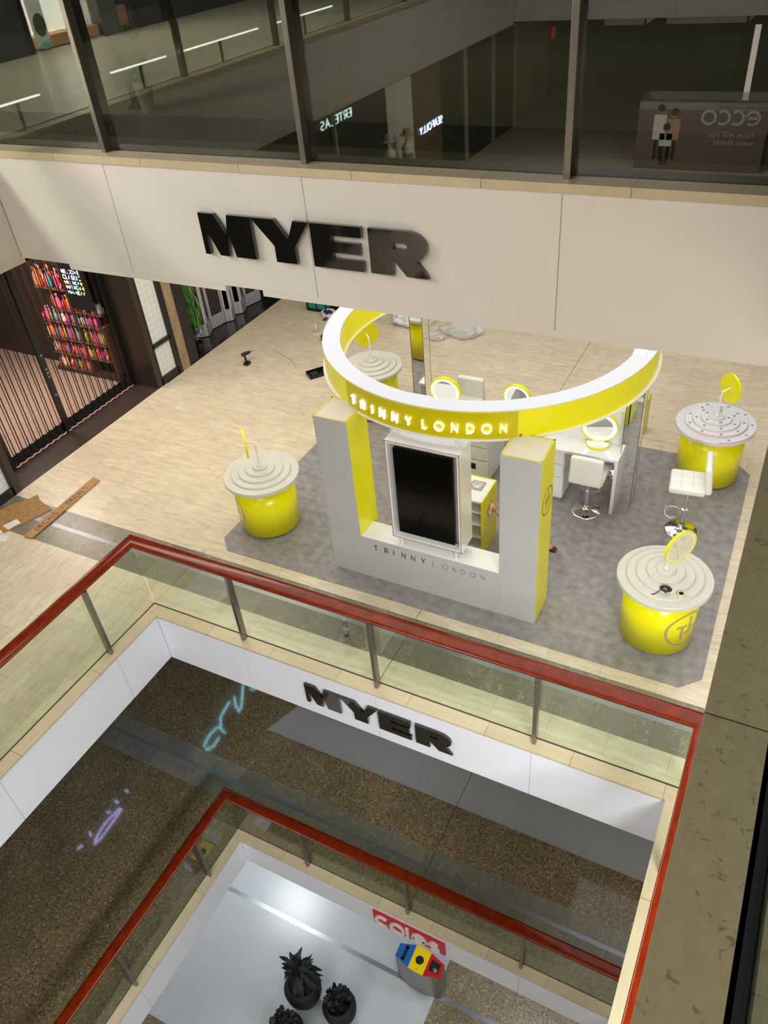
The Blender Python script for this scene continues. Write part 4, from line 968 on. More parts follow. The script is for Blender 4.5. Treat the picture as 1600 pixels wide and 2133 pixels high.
# drill
dr = thing('cordless_drill', 'black cordless drill lying on the pale tiles left of the ring', 'drill', (-9.12, 10.74, 0))
mb = MB(); mb.box(-9.09, 10.60, 0, -8.99, 10.72, .06, b=.012); mb.build('battery', M_black, dr)
mb = MB(); mb.cyl((-9.05, 10.66, .05), (-9.10, 10.70, .17), .024, .02, n=14); mb.build('grip', M_blackm, dr)
mb = MB(); mb.cyl((-9.14, 10.66, .185), (-9.05, 10.78, .20), .034, n=16); mb.cyl((-9.05, 10.78, .20), (-9.02, 10.82, .205), .028, .016, n=14); mb.build('motor_housing', M_black, dr)
mb = MB(); mb.cyl((-9.02, 10.82, .205), (-8.98, 10.88, .21), .006, n=8); mb.build('bit', M_steel, dr)
mb = MB(); mb.tube([(-8.9, 11.35, .003), (-8.6, 11.2, .003), (-8.35, 11.12, .003), (-8.15, 10.95, .003), (-8.05, 10.85, .003)], .003, 5); o = mb.build('loose_cord', [mat('cord_brown', srgb(120, 96, 66), .6)]); tag(o, 'thin brown length of cord on the tiles right of the drill', 'cord')
# long black tool tray
tt = thing('tool_tray', 'long open black plastic tool tray on the tiles at the ring edge', 'tool tray', (-7.55, 10.9, 0))
ang = R(12); T = Matrix.Translation((-7.44, 10.86, 0)) @ Matrix.Rotation(R(53), 4, "Z") @ Matrix.Diagonal((1, 1.3, 1, 1))
mb = MB(); mb.box(-.32, -.09, 0, .32, .09, .03, 0, T, b=.01)
for a in ((-.32, -.09, .32, -.075), (-.32, .075, .32, .09), (-.32, -.09, -.3, .09), (.3, -.09, .32, .09), (-.09, -.08, -.075, .08), (.12, -.08, .135, .08)): mb.box(a[0], a[1], .02, a[2], a[3], .075, 0, T)
mb.build('tray', M_black, tt)
mb = MB(); mb.box(-.27, -.05, .03, -.12, .05, .06, 0, T, b=.01); mb.cyl(T @ Vector((-.04, -.03, .05)), T @ Vector((.08, .04, .05)), .014, n=10); mb.box(.16, -.04, .03, .27, .05, .055, 0, T, b=.01); mb.build('insert', mat('tray_insert', srgb(48, 48, 46), .5), tt)
mb = MB(); mb.box(-8.16, 11.95, 0, -7.94, 12.2, .14, b=.03); mb.tube([(-8.13, 12.08, .13), (-8.13, 12.08, .19), (-7.97, 12.08, .19), (-7.97, 12.08, .13)], .01, 6); o = mb.build('tool_pouch', [M_black]); tag(o, 'small black pouch half hidden behind the left of the ring', 'bag')
gb = thing('glue_bottle', 'small white nozzle bottle standing on the tiles left of the ring', 'bottle', (-8.47, 12.3, 0))
mb = MB(); mb.lathe([(0, 0), (.035, 0), (.036, .12), (.02, .15), (.012, .155)], c=(-8.47, 12.3, 0), n=20, smooth=True); mb.build('body', mat('glue_body', srgb(206, 206, 206), .3), gb)
mb = MB(); mb.lathe([(.018, .15), (.016, .165), (.004, .21)], c=(-8.47, 12.3, 0), n=16, smooth=True); mb.build('nozzle', M_wm, gb)
tb = thing('tool_bag', 'teal and black tool bag standing on the far tiles', 'bag', (-8.95, 13.3, 0))
mb = MB(); mb.box(-9.18, 13.15, .04, -8.72, 13.45, .26, b=.03); mb.build('body', mat('bag_teal', srgb(30, 140, 128), .55), tb)
mb = MB(); mb.box(-9.2, 13.13, 0, -8.7, 13.47, .06, b=.02)
for x in (-9.19, -8.96, -8.73): mb.box(x - .015, 13.135, .04, x + .015, 13.16, .27)
mb.box(-9.19, 13.14, .24, -8.71, 13.17, .265); mb.tube([(-9.1, 13.2, .26), (-9.08, 13.22, .36), (-8.84, 13.22, .36), (-8.8, 13.2, .26)], .012, 6); mb.build('trim', M_black, tb)
mb = MB(); mb.box(-8.62, 13.25, 0, -8.1, 13.6, .2, b=.02); mb.box(-8.5, 13.3, .2, -8.25, 13.5, .23, m=1); o = mb.build('tool_case', [M_black, mat('case_grey', srgb(130, 130, 130), .5)]); tag(o, 'black tool case beside the teal tool bag, partly behind the ring', 'case')
tc = thing('parts_tray', 'white tub with a purple tape dispenser in front of the teal bag', 'tub', (-8.55, 13.0, 0))
mb = MB(); mb.lathe([(0, 0), (.13, 0), (.15, .09), (.155, .09), (.14, .01), (0, .01)], c=(-8.62, 13.05, 0), n=28); mb.build('tub', M_wm, tc)
mb = MB(); mb.box(-8.7, 12.98, .08, -8.5, 13.04, .13, b=.01); mb.cyl((-8.6, 12.94, .10), (-8.6, 13.08, .10), .03, n=14); mb.box(-8.62, 12.80, .0, -8.55, 12.92, .03, b=.005); mb.build('tape_dispenser', mat('dispenser_purple', srgb(50, 40, 110), .4), tc)
def blob_bag(name, c, r, mats, label, cat, seed, flat=.45, n=26):
    rs = random.Random(seed); bm = bmesh.new(); bmesh.ops.create_icosphere(bm, subdivisions=4, radius=1)
    from mathutils import noise
    for v in bm.verts:
        p = v.co.copy(); k = 1 + .35 * noise.noise(p * 1.7 + Vector((seed, 0, 0))) + .26 * abs(noise.noise(p * 4.5 + Vector((0, seed, 0)))) + .16 * abs(noise.noise(p * 11))
        v.co = Vector((p.x * r[0] * k, p.y * r[1] * k, max(-.0, (p.z * .5 + .42) * r[2] * k)))
    me = bpy.data.meshes.new(name); bm.to_mesh(me); bm.free(); me.materials.append(mats)
    for p in me.polygons: p.use_smooth = True
    o = bpy.data.objects.new(name, me); COL.objects.link(o); o.location = c; tag(o, label, cat); return o
blob_bag('plastic_bag', (-6.82, 13.15, 0), (.26, .2, .3), mat('bag_white', srgb(226, 230, 236), .3), 'crumpled white plastic bag on the far tiles right of the column', 'bag', 2)
M_wrap = mat('clear_wrap', srgb(232, 232, 230), .15, alpha=.42, spec=.9)
blob_bag('plastic_wrap', (-5.62, 13.12, 0), (.34, .26, .17), M_wrap, 'large crumpled clear plastic wrap in front of the white foam box', 'plastic wrap', 5)
blob_bag('plastic_wrap', (-6.05, 12.78, 0), (.2, .15, .09), M_wrap, 'small crumpled clear plastic wrap lying nearest, in front of the pale timber offcut', 'plastic wrap', 9)
br = thing('broom', 'broom with a blue head and white handle lying on the far tiles', 'broom', (-6.42, 13.0, 0))
mb = MB(); T = Matrix.Translation((-6.43, 13.0, 0)) @ Matrix.Rotation(R(-22), 4, 'Z'); mb.box(-.13, -.035, .03, .13, .035, .08, 0, T, b=.01); mb.build('head', mat('broom_blue', srgb(50, 84, 150), .4), br)
mb = MB(); mb.box(-.14, -.05, 0, .14, .045, .04, 0, T, b=.008); mb.build('bristles', mat('bristle_dark', srgb(30, 44, 80), .8), br)
mb = MB(); mb.cyl((-6.40, 13.02, .075), (-6.20, 14.0, .12), .013, n=12); mb.build('handle', M_wm, br)
mb = MB(); mb.prism([(-6.22, 12.98), (-6.17, 12.95), (-5.98, 13.4), (-5.86, 13.42), (-5.9, 13.62), (-6.03, 13.5)], 0, .03); o = mb.build('timber_offcut', [mat('pale_timber', srgb(216, 200, 172), .6)]); tag(o, 'bent pale timber offcut between the broom and the plastic wrap', 'offcut')
mb = MB(); mb.box(-5.75, 13.55, 0, -5.33, 13.9, .22); o = mb.build('foam_box', [mat('foam_white', srgb(226, 230, 236), .5)]); tag(o, 'white rectangular foam box at the back behind the plastic wrap', 'box')
mb = MB(); mb.lathe([(0, 0), (.13, 0), (.125, .02), (0, .025)], c=(-1.87, 13.72, 0), n=28); o = mb.build('black_dome', [M_black]); tag(o, 'black round cap on the floor just right of the ring end', 'dome')
mb = MB(); mb.cyl((-6.465, 5.86, .0), (-6.44, 5.88, .02), .018, n=12, m=0); mb.cyl((-6.45, 5.872, .02), (-6.448, 5.874, .03), .01, n=10, m=1); o = mb.build('bottle_stopper', [M_wm, M_black]); tag(o, 'tiny black and white stopper on the tiles behind the handrail', 'stopper')
mb = MB(); mb.box(-7.0, 13.95, 0, -6.35, 14.3, .3, b=.05); o = mb.build('dark_sack', [M_black]); tag(o, 'dark sack at the back edge above the plastic bag', 'sack')

# person crouching behind the right pillar
SK = mat('skin', srgb(206, 150, 128), .5); SHT = mat('white_shirt', srgb(226, 224, 222), .7); TRS = mat('dark_trousers', srgb(34, 34, 38), .8)
per = thing('person', 'person crouching behind the right pillar, wiping the storage unit with a white cloth', 'person', (-2.25, 7.45, .008))
def skin(name, verts, edges, rad, m, parent, sub=2, root=0):
    me = bpy.data.meshes.new(name); me.from_pydata([Vector(v) - world_loc(parent) for v in verts], edges, []); me.materials.append(m)
    o = bpy.data.objects.new(name, me); COL.objects.link(o); o.parent = parent
    md = o.modifiers.new('skin', 'SKIN'); md.use_smooth_shade = True
    for i, r in enumerate(rad):
        sv = me.skin_vertices[0].data[i]; sv.radius = (r, r) if not isinstance(r, tuple) else r; sv.use_root = (i == root)
    s = o.modifiers.new('sub', 'SUBSURF'); s.levels = sub; s.render_levels = sub
    return o
HB = Vector((-2.825, 7.45, .63))
V = [(-2.28, 7.50, .34), (-2.30, 7.48, .50), (-2.34, 7.46, .68), (-2.37, 7.44, .80), (-2.385, 7.44, .88), (-2.40, 7.43, .95), (-2.42, 7.425, 1.04),   # 0-6 trunk, neck, head
     (-2.44, 7.28, .78), (-2.52, 7.26, .60), (-2.68, 7.36, .62), (-2.775, 7.425, .632),         # 7-10 near arm
     (-2.30, 7.60, .78), (-2.34, 7.68, .56), (-2.42, 7.62, .40),                       # 11-13 far arm
     (-2.36, 7.40, .33), (-2.52, 7.36, .42), (-2.45, 7.38, .12), (-2.47, 7.38, .05), (-2.55, 7.37, .045),   # 14-18 near leg (foot flat)
     (-2.28, 7.60, .28), (-2.42, 7.62, .10), (-2.14, 7.63, .09), (-2.10, 7.64, .05), (-2.08, 7.64, .03)]  # 19-23 far leg kneeling
Ed = [(0, 1), (1, 2), (2, 3), (3, 4), (4, 5), (5, 6), (3, 7), (7, 8), (8, 9), (9, 10), (3, 11), (11, 12), (12, 13), (0, 14), (14, 15), (15, 16), (16, 17), (17, 18), (0, 19), (19, 20), (20, 21), (21, 22), (22, 23)]
Rd = [.125, .13, .135, .12, .055, .075, .085, .06, .045, .038, .025, .06, .045, .035, .09, .07, .045, .045, .03, .09, .065, .045, .04, .03]
body = skin('body', V, Ed, Rd, SK, per)
def shell(name, idx, m, grow): 
    mp_ = {v: i for i, v in enumerate(idx)}; ee = [(mp_[a], mp_[b_]) for a, b_ in Ed if a in mp_ and b_ in mp_]
    return skin(name, [V[i] for i in idx], ee, [Rd[i] * grow for i in idx], m, per)
shell('shirt', [1, 2, 3, 7, 8, 11, 12], SHT, 1.12); shell('trousers', [0, 14, 15, 16, 19, 20, 21], TRS, 1.12)
skin('hair', [(-2.41, 7.43, 1.07), (-2.405, 7.44, 1.10), (-2.37, 7.46, 1.05)], [(0, 1), (1, 2)], [.088, .06, .06], mat('hair_brown', srgb(60, 42, 30), .6), body)
# hand with five fingers pressing a cloth
hv = [(-2.775, 7.425, .632), (-2.80, 7.437, .634), (-2.822, 7.445, .634)]; he = [(0, 1), (1, 2)]; hr = [.024, .032, .03]
for k, (dy, dz, L) in enumerate(((-.022, .03, .8), (-.008, .033, 1.0), (.008, .03, 1.0), (.022, .02, .8))):
    b0 = len(hv); hv += [(-2.832, 7.448 + dy, .634 + dz * .8), (-2.848, 7.452 + dy * 1.2, .634 + dz + .008 * L), (-2.858, 7.456 + dy * 1.3, .62 + dz)]; he += [(2, b0), (b0, b0 + 1), (b0 + 1, b0 + 2)]; hr += [.0095, .009, .008]
b0 = len(hv); hv += [(-2.81, 7.43, .605), (-2.83, 7.435, .592), (-2.85, 7.44, .59)]; he += [(1, b0), (b0, b0 + 1), (b0 + 1, b0 + 2)]; hr += [.012, .011, .009]
skin('hand', hv, he, hr, SK, body)
mb = MB(); mb.box(-2.16, 7.60, .0, -2.02, 7.68, .05, b=.015); mb.build('shoe', mat('shoe_dark_red', srgb(70, 24, 24), .5), per)
mb = MB(); mb.box(-2.62, 7.33, .0, -2.42, 7.42, .06, b=.02); mb.build('shoe', MATS['shoe_dark_red'], per)
blob_bag('cleaning_cloth', (-2.842, 7.46, .52), (.022, .075, .16), mat('cloth_white', srgb(236, 236, 230), .8), 'white cloth held against the yellow side of the storage unit', 'cloth', 12)

# ================================================================== LOWEST LEVEL: bins and plants
bn = thing('recycling_bins', 'three-part recycling bin with blue, yellow and red lids on the lowest floor', 'bin', (-3.69, 5.73, -10.9))
front = [(-4.177, 5.614), (-3.85, 5.513), (-3.69, 5.50), (-3.52, 5.50), (-3.181, 5.60)]; back = [(-3.202, 5.862), (-3.524, 5.955), (-3.69, 5.975), (-3.858, 5.969), (-4.182, 5.862)]
mb = MB(); mb.prism(front + back, -10.88, -9.93); mb.build('body', M_steel, bn)
mb = MB(); mb.prism([(x * .98 - 3.69 * .02, y * .96 + 5.73 * .04) for x, y in front + back], -10.9, -10.875); mb.build('base_kick', M_black, bn)
for nm, f_, b_, c in (('lid_blue', front[0:2], back[3:5], srgb(24, 92, 170)), ('lid_yellow', front[1:4], back[1:4], srgb(236, 204, 0)), ('lid_red', front[3:5], back[0:2], srgb(190, 22, 30))):
    mb = MB(); mb.prism(list(f_) + list(b_), -9.93, -9.9); l_ = mb.build(nm, mat(nm, c, .35), bn)
    mb = MB()
    if nm == 'lid_blue':
        T = Matrix.Translation((-4.012, 5.735, -9.8995)); mb.box(-.035, -.125, 0, .035, .125, .002, 0, T); mb.cyl((-4.012, 5.61, -9.8995), (-4.012, 5.61, -9.8975), .035, n=16); mb.cyl((-4.012, 5.86, -9.8995), (-4.012, 5.86, -9.8975), .035, n=16)
    elif nm == 'lid_yellow':
        mb.cyl((-3.688, 5.734, -9.8995), (-3.688, 5.734, -9.8975), .085, n=28); mb.cyl((-3.688, 5.55, -9.8995), (-3.688, 5.55, -9.898), .01, n=8)
    else: mb.prism([(-3.464, 5.851), (-3.262, 5.83), (-3.255, 5.64), (-3.462, 5.63)], -9.8995, -9.8975)
    mb.build('opening', M_blackm, l_)
blob_bag('crumpled_litter', (-3.33, 5.69, -9.897), (.05, .04, .03), M_steel, 'crumpled silvery litter lying in the red bin opening', 'litter', 3)
M_leafd = mat('leaf_backlit_dark', srgb(9, 15, 9), .6); M_potd = mat('pot_backlit_brown', srgb(24, 20, 18), .7, noise=.2, nscale=6)  # near-black colours hold the backlit shade of leaves and pots
def planter(x, y, r, h, label, strap, seed):
    t = thing('potted_plant', label, 'plant', (x, y, -10.9), group='dark potted plants on the lowest floor')
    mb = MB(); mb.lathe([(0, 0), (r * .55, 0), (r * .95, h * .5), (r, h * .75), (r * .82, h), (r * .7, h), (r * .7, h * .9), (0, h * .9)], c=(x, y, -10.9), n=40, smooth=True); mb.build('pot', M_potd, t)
    rs = random.Random(seed); mb = MB()
    if strap:
        for i in range(46):
            a = rs.uniform(0, 2 * PI); el = rs.uniform(.1, 1.6); st = (x + .05 * math.cos(a), y + .05 * math.sin(a), -10.9 + h + rs.uniform(.15, .75))
            leafmesh(mb, st, (math.cos(a), math.sin(a), el), rs.uniform(.28, .48), .045, 0, rs.uniform(.3, 1.0))
        for i in range(3):
            leafmesh(mb, (x, y, -10.9 + h + .6), (.1 * i - .1, .2, 1), .5, .04, 0, .1)
    else:
        for i in range(150):
            a = rs.uniform(0, 2 * PI); rr = rs.uniform(0, r * .75); c_ = Vector((x + rr * math.cos(a), y + rr * math.sin(a), -10.9 + h * .95 + rs.uniform(0, .4)))
            q = Euler((rs.uniform(-1, 1), rs.uniform(-1, 1), a)).to_matrix().to_4x4(); mb.lathe([(0, 0), (.05, .008), (0, .016)], n=10, T=Matrix.Translation(c_) @ q)
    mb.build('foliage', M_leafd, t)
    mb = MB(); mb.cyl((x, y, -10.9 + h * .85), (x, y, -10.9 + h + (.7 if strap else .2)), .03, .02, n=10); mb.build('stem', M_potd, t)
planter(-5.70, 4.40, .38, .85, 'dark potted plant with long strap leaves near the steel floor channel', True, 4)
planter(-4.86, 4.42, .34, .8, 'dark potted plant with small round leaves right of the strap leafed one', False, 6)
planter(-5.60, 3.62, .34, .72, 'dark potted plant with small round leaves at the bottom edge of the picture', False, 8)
# little floor marks seen through the lowest balustrade

# ================================================================== SEEN MIRRORED IN THE UPPER GLASS: the left side and near side of the mall
# upper level shops on the left
mb = MB(); mb.box(-10.3, -29.9, 5.53, -10.1, -.66, 8.95); mb.box(-10.3, .78, 5.53, -10.1, 17.9, 8.95); mb.box(-10.3, -.66, 7.6, -10.1, .78, 8.95); struct('wall_upper', mb, [mat('upper_shop_dark', srgb(60, 60, 62), .35)])
mb = MB(); mb.box(-12.5, -.7, 5.5, -12.4, .82, 7.7); mb.box(-12.4, -.74, 5.5, -10.3, -.66, 7.7); mb.box(-12.4, .78, 5.5, -10.3, .86, 7.7); mb.box(-12.4, -.7, 7.6, -10.3, .8, 7.7); mb.box(-12.4, -.7, 5.5, -10.12, .8, 5.545); struct('wall_shop', mb, [M_wm])
mb = MB(); mb.box(-10.62, -.6, 5.70, -10.58, .62, 7.5); o = mb.build('added_glow_panel', [mat('panel_glow', (1, 1, 1), .5, emit=(1, .93, .90), es=4.6)]); tag(o, 'large white panel with added glow in the bright shop at the upper left', 'added glow panel')  # emission added so the shop's white wall reads bright in the glass
area('shop_lamp', (-11.0, .05, 7.5), 1.0, 1500, (1, .95, .9), sy=1.0)
mb = MB(); mb.box(-10.5, -.6, 5.56, -10.14, .56, 5.70); o = mb.build('display_plinth', [mat('oak', srgb(190, 140, 84), .5, noise=.15, nscale=8, nstretch=(1, 6, 1))]); tag(o, 'low oak display plinth in the bright white shop on the upper left', 'plinth')
for y, nm in ((.745, 'black post'),): mb = MB(); mb.box(-10.16, .73, 5.53, -10.08, .79, 7.6); o = mb.build('shop_post', [M_black]); tag(o, 'black post at the edge of the bright white upper shop', 'post')
t = thing('shop_disc_sign', 'round dark green shop sign on a white panel at the upper left', 'sign', (-10.07, .54, 5.72))
mb = MB(); mb.box(-10.085, .42, 5.60, -10.075, .68, 7.2); mb.build('panel', M_wm, t)
mb = MB(); mb.lathe([(0, .0), (1, 0), (1, .012), (0, .012)], n=40, T=Matrix.Translation((-10.074, .54, 5.855)) @ Matrix.Rotation(R(90), 4, 'Y') @ Matrix.Diagonal((.135, .10, 1, 1))); d_ = mb.build('disc', mat('sign_green', srgb(52, 66, 44), .5), t)
mb = MB()
for i, z in enumerate((5.94, 5.90, 5.865, 5.84, 5.80, 5.775)): mb.box(-10.0615, .54 - .05 + .012 * (i % 2), z, -10.0605, .54 + .05 - .012 * (i % 2), z + .008)
mb.build('print', mat('sign_print_pale', srgb(130, 138, 118), .5), d_)
t = thing('payment_sign', 'mint green pill shaped payment sign low on the shopfront at the upper left', 'sign', (-10.06, .53, 5.55))
mb = MB(); T = Matrix.Translation((-10.066, .53, 5.61)) @ Matrix.Rotation(R(90), 4, 'Y'); pill = arc(0, .05, .042, .042, 0, 180, 10) + arc(0, -.05, .042, .042, 180, 360, 10)
mb.prism(pill, 0, .008, 0, T); mb.build('plate', mat('mint', srgb(120, 200, 172), .5), t)
cu = bpy.data.curves.new('lettering', 'FONT'); cu.body = 'afterpay>'; cu.size = .034; cu.align_x = 'CENTER'; cu.extrude = .0005
fo = bpy.data.objects.new('lettering', cu); COL.objects.link(fo); fo.parent = t; fo.location = Vector((-10.057, .53, 5.602)) - Vector(t.location); fo.rotation_euler = (R(90), 0, R(90)); cu.materials.append(M_black)
# potted plant and draped stand behind the upper glass
pp = thing('potted_plant', 'green plant in a tall white pot behind the upper glass at top left', 'plant', (-5.59, 5.98, 5.53))
mb = MB(); mb.lathe([(0, 0), (.055, 0), (.085, .25), (.078, .25), (.07, .22), (0, .22)], c=(-5.59, 5.98, 5.53), n=28); mb.build('pot', M_wm, pp)
mb = MB(); rs = random.Random(11)
for i in range(46): a = rs.uniform(0, 2 * PI); leafmesh(mb, (-5.64 + rs.uniform(-.05, .05), 5.98, 5.75 + rs.uniform(0, .35)), (math.cos(a) * .5, math.sin(a) * .5, 1), rs.uniform(.15, .32), .03, 0, .3)
mb.build('foliage', mat('leaf_olive', srgb(110, 140, 50), .5), pp)
st = thing('draped_stand', 'black draped stand with a timber board behind the upper glass at top left', 'display stand', (-5.75, 6.05, 5.53))
mb = MB(); mb.prism([(-.16, .0), (-.02, 0), (.02, .10), (.02, .95), (-.30, .95), (-.17, .55), (-.09, .30), (-.08, .06)], -.02, .02, 0, Matrix(((1, 0, 0, -5.74), (0, 0, -1, 6.05), (0, 1, 0, 5.53), (0, 0, 0, 1)))); mb.build('drape', M_black, st)
mb = MB(); mb.box(-5.72, 6.03, 5.53, -5.62, 6.09, 6.35); mb.build('board', mat('stand_timber', srgb(150, 96, 60), .5, noise=.2, nscale=10, nstretch=(1, 1, 6)), st)
# light strips at the foot of the left balustrade
for i, (a, b_) in enumerate(((4.57, 4.03), (3.09, 2.25), (2.07, .52), (.2, -1.27))):
    mb = MB(); mb.box(-6.475, a, 5.735, -6.455, b_, 5.75, 0); mb.box(-6.475, (a + b_) / 2 - .01, 5.53, -6.455, (a + b_) / 2 + .01, 5.735, 1)
    o = mb.build('light_strip', [mat('strip_glow', (1, 1, 1), .5, emit=(1, 1, .95), es=9), M_black]); tag(o, 'thin white light strip along the foot of the upper left balustrade', 'light', 'light strips along the upper left balustrade')
# lower shopfronts on the left, continuing towards the camera side
mb = MB(); mb.box(-10.118, -10.97, 0, -10.09, -9.5, 3.09); o = mb.build('shop_cladding', [mat('pale_panel', srgb(196, 196, 178), .5)]); tag(o, 'tall pale grey-green shop panel left of the dark slatted one', 'wall panel')
mb = MB(); mb.box(-10.118, -12.8, 0, -10.09, -11.0, 3.09, 0)
for i in range(22): mb.box(-10.091, -12.78, .1 + i * .14, -10.088, -11.02, .115 + i * .14, 1)
o = mb.build('slatted_panel', [mat('slat_brown', srgb(112, 84, 66), .5), M_dark]); tag(o, 'dark brown slatted shop panel carrying a small glowing blue name', 'wall panel')
def wall_word(name, label, text, y0, y1, z, h, m, wd=.16, x=-10.07, cat='sign'):
    S_, tw = word_strokes(text, .28, .5); k = (y0 - y1) / tw; mb = MB()
    for ch, x0, s, wl_ in S_:
        # reading direction for a viewer standing in the well and facing the shops runs towards the far side
        T = Matrix.Translation((x, y1 + x0 * k, z)) @ Matrix.Rotation(R(90), 4, 'Z') @ Matrix.Diagonal((k, 1, h, 1))
        for p in s: mb.stroke(p, wd, -.01, .01, 0, T)
    o = mb.build(name, [m]); tag(o, label, cat); return o
wall_word('glowing_name', 'small glowing blue-white name on the brown slatted shop panel', 'SEAFOLLY', -11.32, -12.8, 1.56, .17, mat('glow_blue', (.6, .7, 1), .5, emit=(.55, .65, 1), es=12), .2)
wall_word('shop_name', 'pale blue-green lettering partly hidden by the floor slab, reflected in the glass', 'ERTELAS', -6.33, -7.7, 2.86, .17, mat('glow_mint', (.8, .95, .9), .5, emit=(.6, .85, .78), es=5), .14)
for y in (-6.88, -14.6, -16.9, -18.95):
    mb = MB(); mb.box(-10.14, y - .05, 0, -10.04, y + .05, 3.1); o = mb.build('window_mullion', [mat('mullion_pale', srgb(170, 164, 140), .4)]); tag(o, 'slim pale vertical mullion of the shopfronts mirrored in the upper glass', 'mullion', 'shopfront mullions on the left')
mb = MB(); mb.box(-10.118, -22.5, 0, -10.08, -19.1, 3.09); o = mb.build('shop_cladding', [mat('taupe_panel', srgb(150, 134, 112), .55)]); tag(o, 'wide taupe shop panel with a black ring emblem under a small crown', 'wall panel')
t = thing('ring_emblem', 'black ring emblem with a small crown on the taupe shop panel', 'sign', (-10.06, -21.2, .7))
mb = MB(); mb.stroke(arc(0, 0, .36, .44, 0, 352, 40), .11, -.02, 0, 0, Matrix.Translation((-10.075, -21.2, 1.14)) @ Matrix.Rotation(R(90), 4, 'Z'), closed=True); mb.build('ring', M_black, t)
mb = MB()
for a in (-.12, 0, .12): mb.stroke([(a * .6, 1.66), (a, 1.92)], .04, -.02, 0, 0, Matrix.Translation((-10.075, -21.2, 0)) @ Matrix.Rotation(R(90), 4, 'Z'))
mb.stroke([(-.09, 1.64), (.09, 1.64)], .04, -.02, 0, 0, Matrix.Translation((-10.075, -21.2, 0)) @ Matrix.Rotation(R(90), 4, 'Z')); mb.build('crown', M_black, t)
mb = MB(); mb.box(-10.1, -23.2, 2.05, -10.06, -22.85, 2.4); o = mb.build('fire_sign', [mat('sign_red_glow', srgb(200, 30, 20), .5, emit=(1, .08, .03), es=.6)]); tag(o, 'small red square sign beside the taupe shop panel', 'sign')
# two shop mannequins with sun hats
def mannequin(x, y, h, dress, hatc, label):
    t = thing('mannequin', label, 'mannequin', (x, y, 0))
    mb = MB(); mb.lathe([(0, 0), (.2, 0), (.2, .02), (.02, .03), (.02, .9), (0, .9)], c=(x, y, 0), n=24); mb.build('stand', M_steel, t)
    mb = MB(); T = Matrix.Translation((x, y, 0)) @ Matrix.Diagonal((.7, 1, 1, 1))
    mb.lathe([(0, .75), (.24, .75), (.2, 1.0), (.16, 1.12), (.145, 1.25), (.18, 1.42), (.2, h - .36), (.12, h - .28), (.05, h - .25), (.05, h - .2), (.085, h - .12), (.08, h - .03), (0, h)], n=28, T=T, smooth=True); mb.build('torso', mat('mannequin_cream', srgb(214, 208, 180), .4), t)
    mb = MB(); mb.lathe([(.25, .74), (.21, 1.0), (.168, 1.12), (.155, 1.25), (.188, 1.42), (.19, h - .42)], n=28, T=T, smooth=True); mb.build('dress', dress, t)
    mb = MB(); mb.lathe([(.19, h - .08), (.1, h - .06), (.1, h + .05), (.06, h + .08), (0, h + .085)], n=24, c=(x, y, 0)); mb.build('hat', hatc, t)
mannequin(-9.75, -8.85, 2.12, mat('dress_pale', srgb(170, 170, 140), .7), mat('hat_white', srgb(210, 208, 190), .8), 'mannequin with a white hat, the nearer of two by the pale shop panel')
mannequin(-9.75, -9.85, 2.02, mat('dress_olive', srgb(130, 128, 84), .7), mat('hat_straw', srgb(196, 160, 84), .8), 'mannequin with a straw hat in front of the pale shop panel')
# shoe brand pop-up stand on the near side
t = thing('popup_stand', 'dark brown pop-up stand with a glass top, large pale lettering and a family poster', 'display stand', (-3.3, -15.4, 0))
mb = MB(); mb.box(-5.0, -16.0, 0, -1.65, -14.8, 1.55); mb.build('body', mat('popup_brown', srgb(120, 98, 92), .5), t)
mb = MB(); mb.box(-5.0, -14.82, 1.55, -1.65, -14.8, 1.76); mb.box(-5.0, -16, 1.55, -1.65, -15.98, 1.76); mb.box(-5.0, -16, 1.55, -4.98, -14.8, 1.76); mb.box(-1.67, -16, 1.55, -1.65, -14.8, 1.76); mb.build('glass_top', mat('popup_glass', srgb(190, 190, 190), .2, alpha=.35), t)
mb = MB(); mb.box(-5.01, -14.81, 1.745, -1.64, -14.79, 1.77); mb.box(-2.9, -14.81, 1.62, -1.66, -14.79, 1.64); mb.build('trim', M_steel, t)
mb = MB(); S_, tw = word_strokes('ecco', .16); k = .40
for ch, x0, s, wl_ in S_:
    T = Matrix.Translation((-1.88 - x0 * k, -14.798, 1.22)) @ Matrix.Rotation(PI, 4, 'Z') @ Matrix.Diagonal((k, 1, k, 1))
    for p in s: mb.stroke(p, .17, -.012, 0, 0, T)
mb.build('lettering', mat('popup_letter', srgb(190, 186, 186), .5), t)
for body_, z in (('How will you', .90), ('wear them?', .70)):
    cu = bpy.data.curves.new('slogan', 'FONT'); cu.body = body_; cu.size = .22; cu.extrude = .002; cu.materials.append(MATS['popup_letter'])
    fo = bpy.data.objects.new('slogan', cu); COL.objects.link(fo); fo.parent = t; fo.location = Vector((-1.92, -14.79, z)) - Vector(t.location); fo.rotation_euler = (R(90), 0, PI)
pm = [mat('poster_white', srgb(226, 220, 220), .6), mat('poster_dark', srgb(50, 36, 34), .6), mat('poster_skin', srgb(196, 150, 130), .6)]
mb = MB(); yq = -14.795
def pf(x, z0, z1, top, mi):
    mb.box(x - .17, yq, z0, x + .17, yq + .004, z1 - .3, mi); mb.box(x - .11, yq, z0 - .5, x - .02, yq + .003, z0, 1); mb.box(x + .02, yq, z0 - .5, x + .11, yq + .003, z0, 1)
    mb.cyl((x, yq, z1 - .18), (x, yq + .006, z1 - .18), .09, n=16, m=2); mb.cyl((x, yq, z1 - .13), (x, yq + .007, z1 - .13), .1, n=16, m=1)
pf(-4.40, .78, 1.72, 0, 0); pf(-4.03, .78, 1.62, 0, 2); pf(-4.2, .62, 1.25, 0, 0)
mb.build('poster', pm, t)
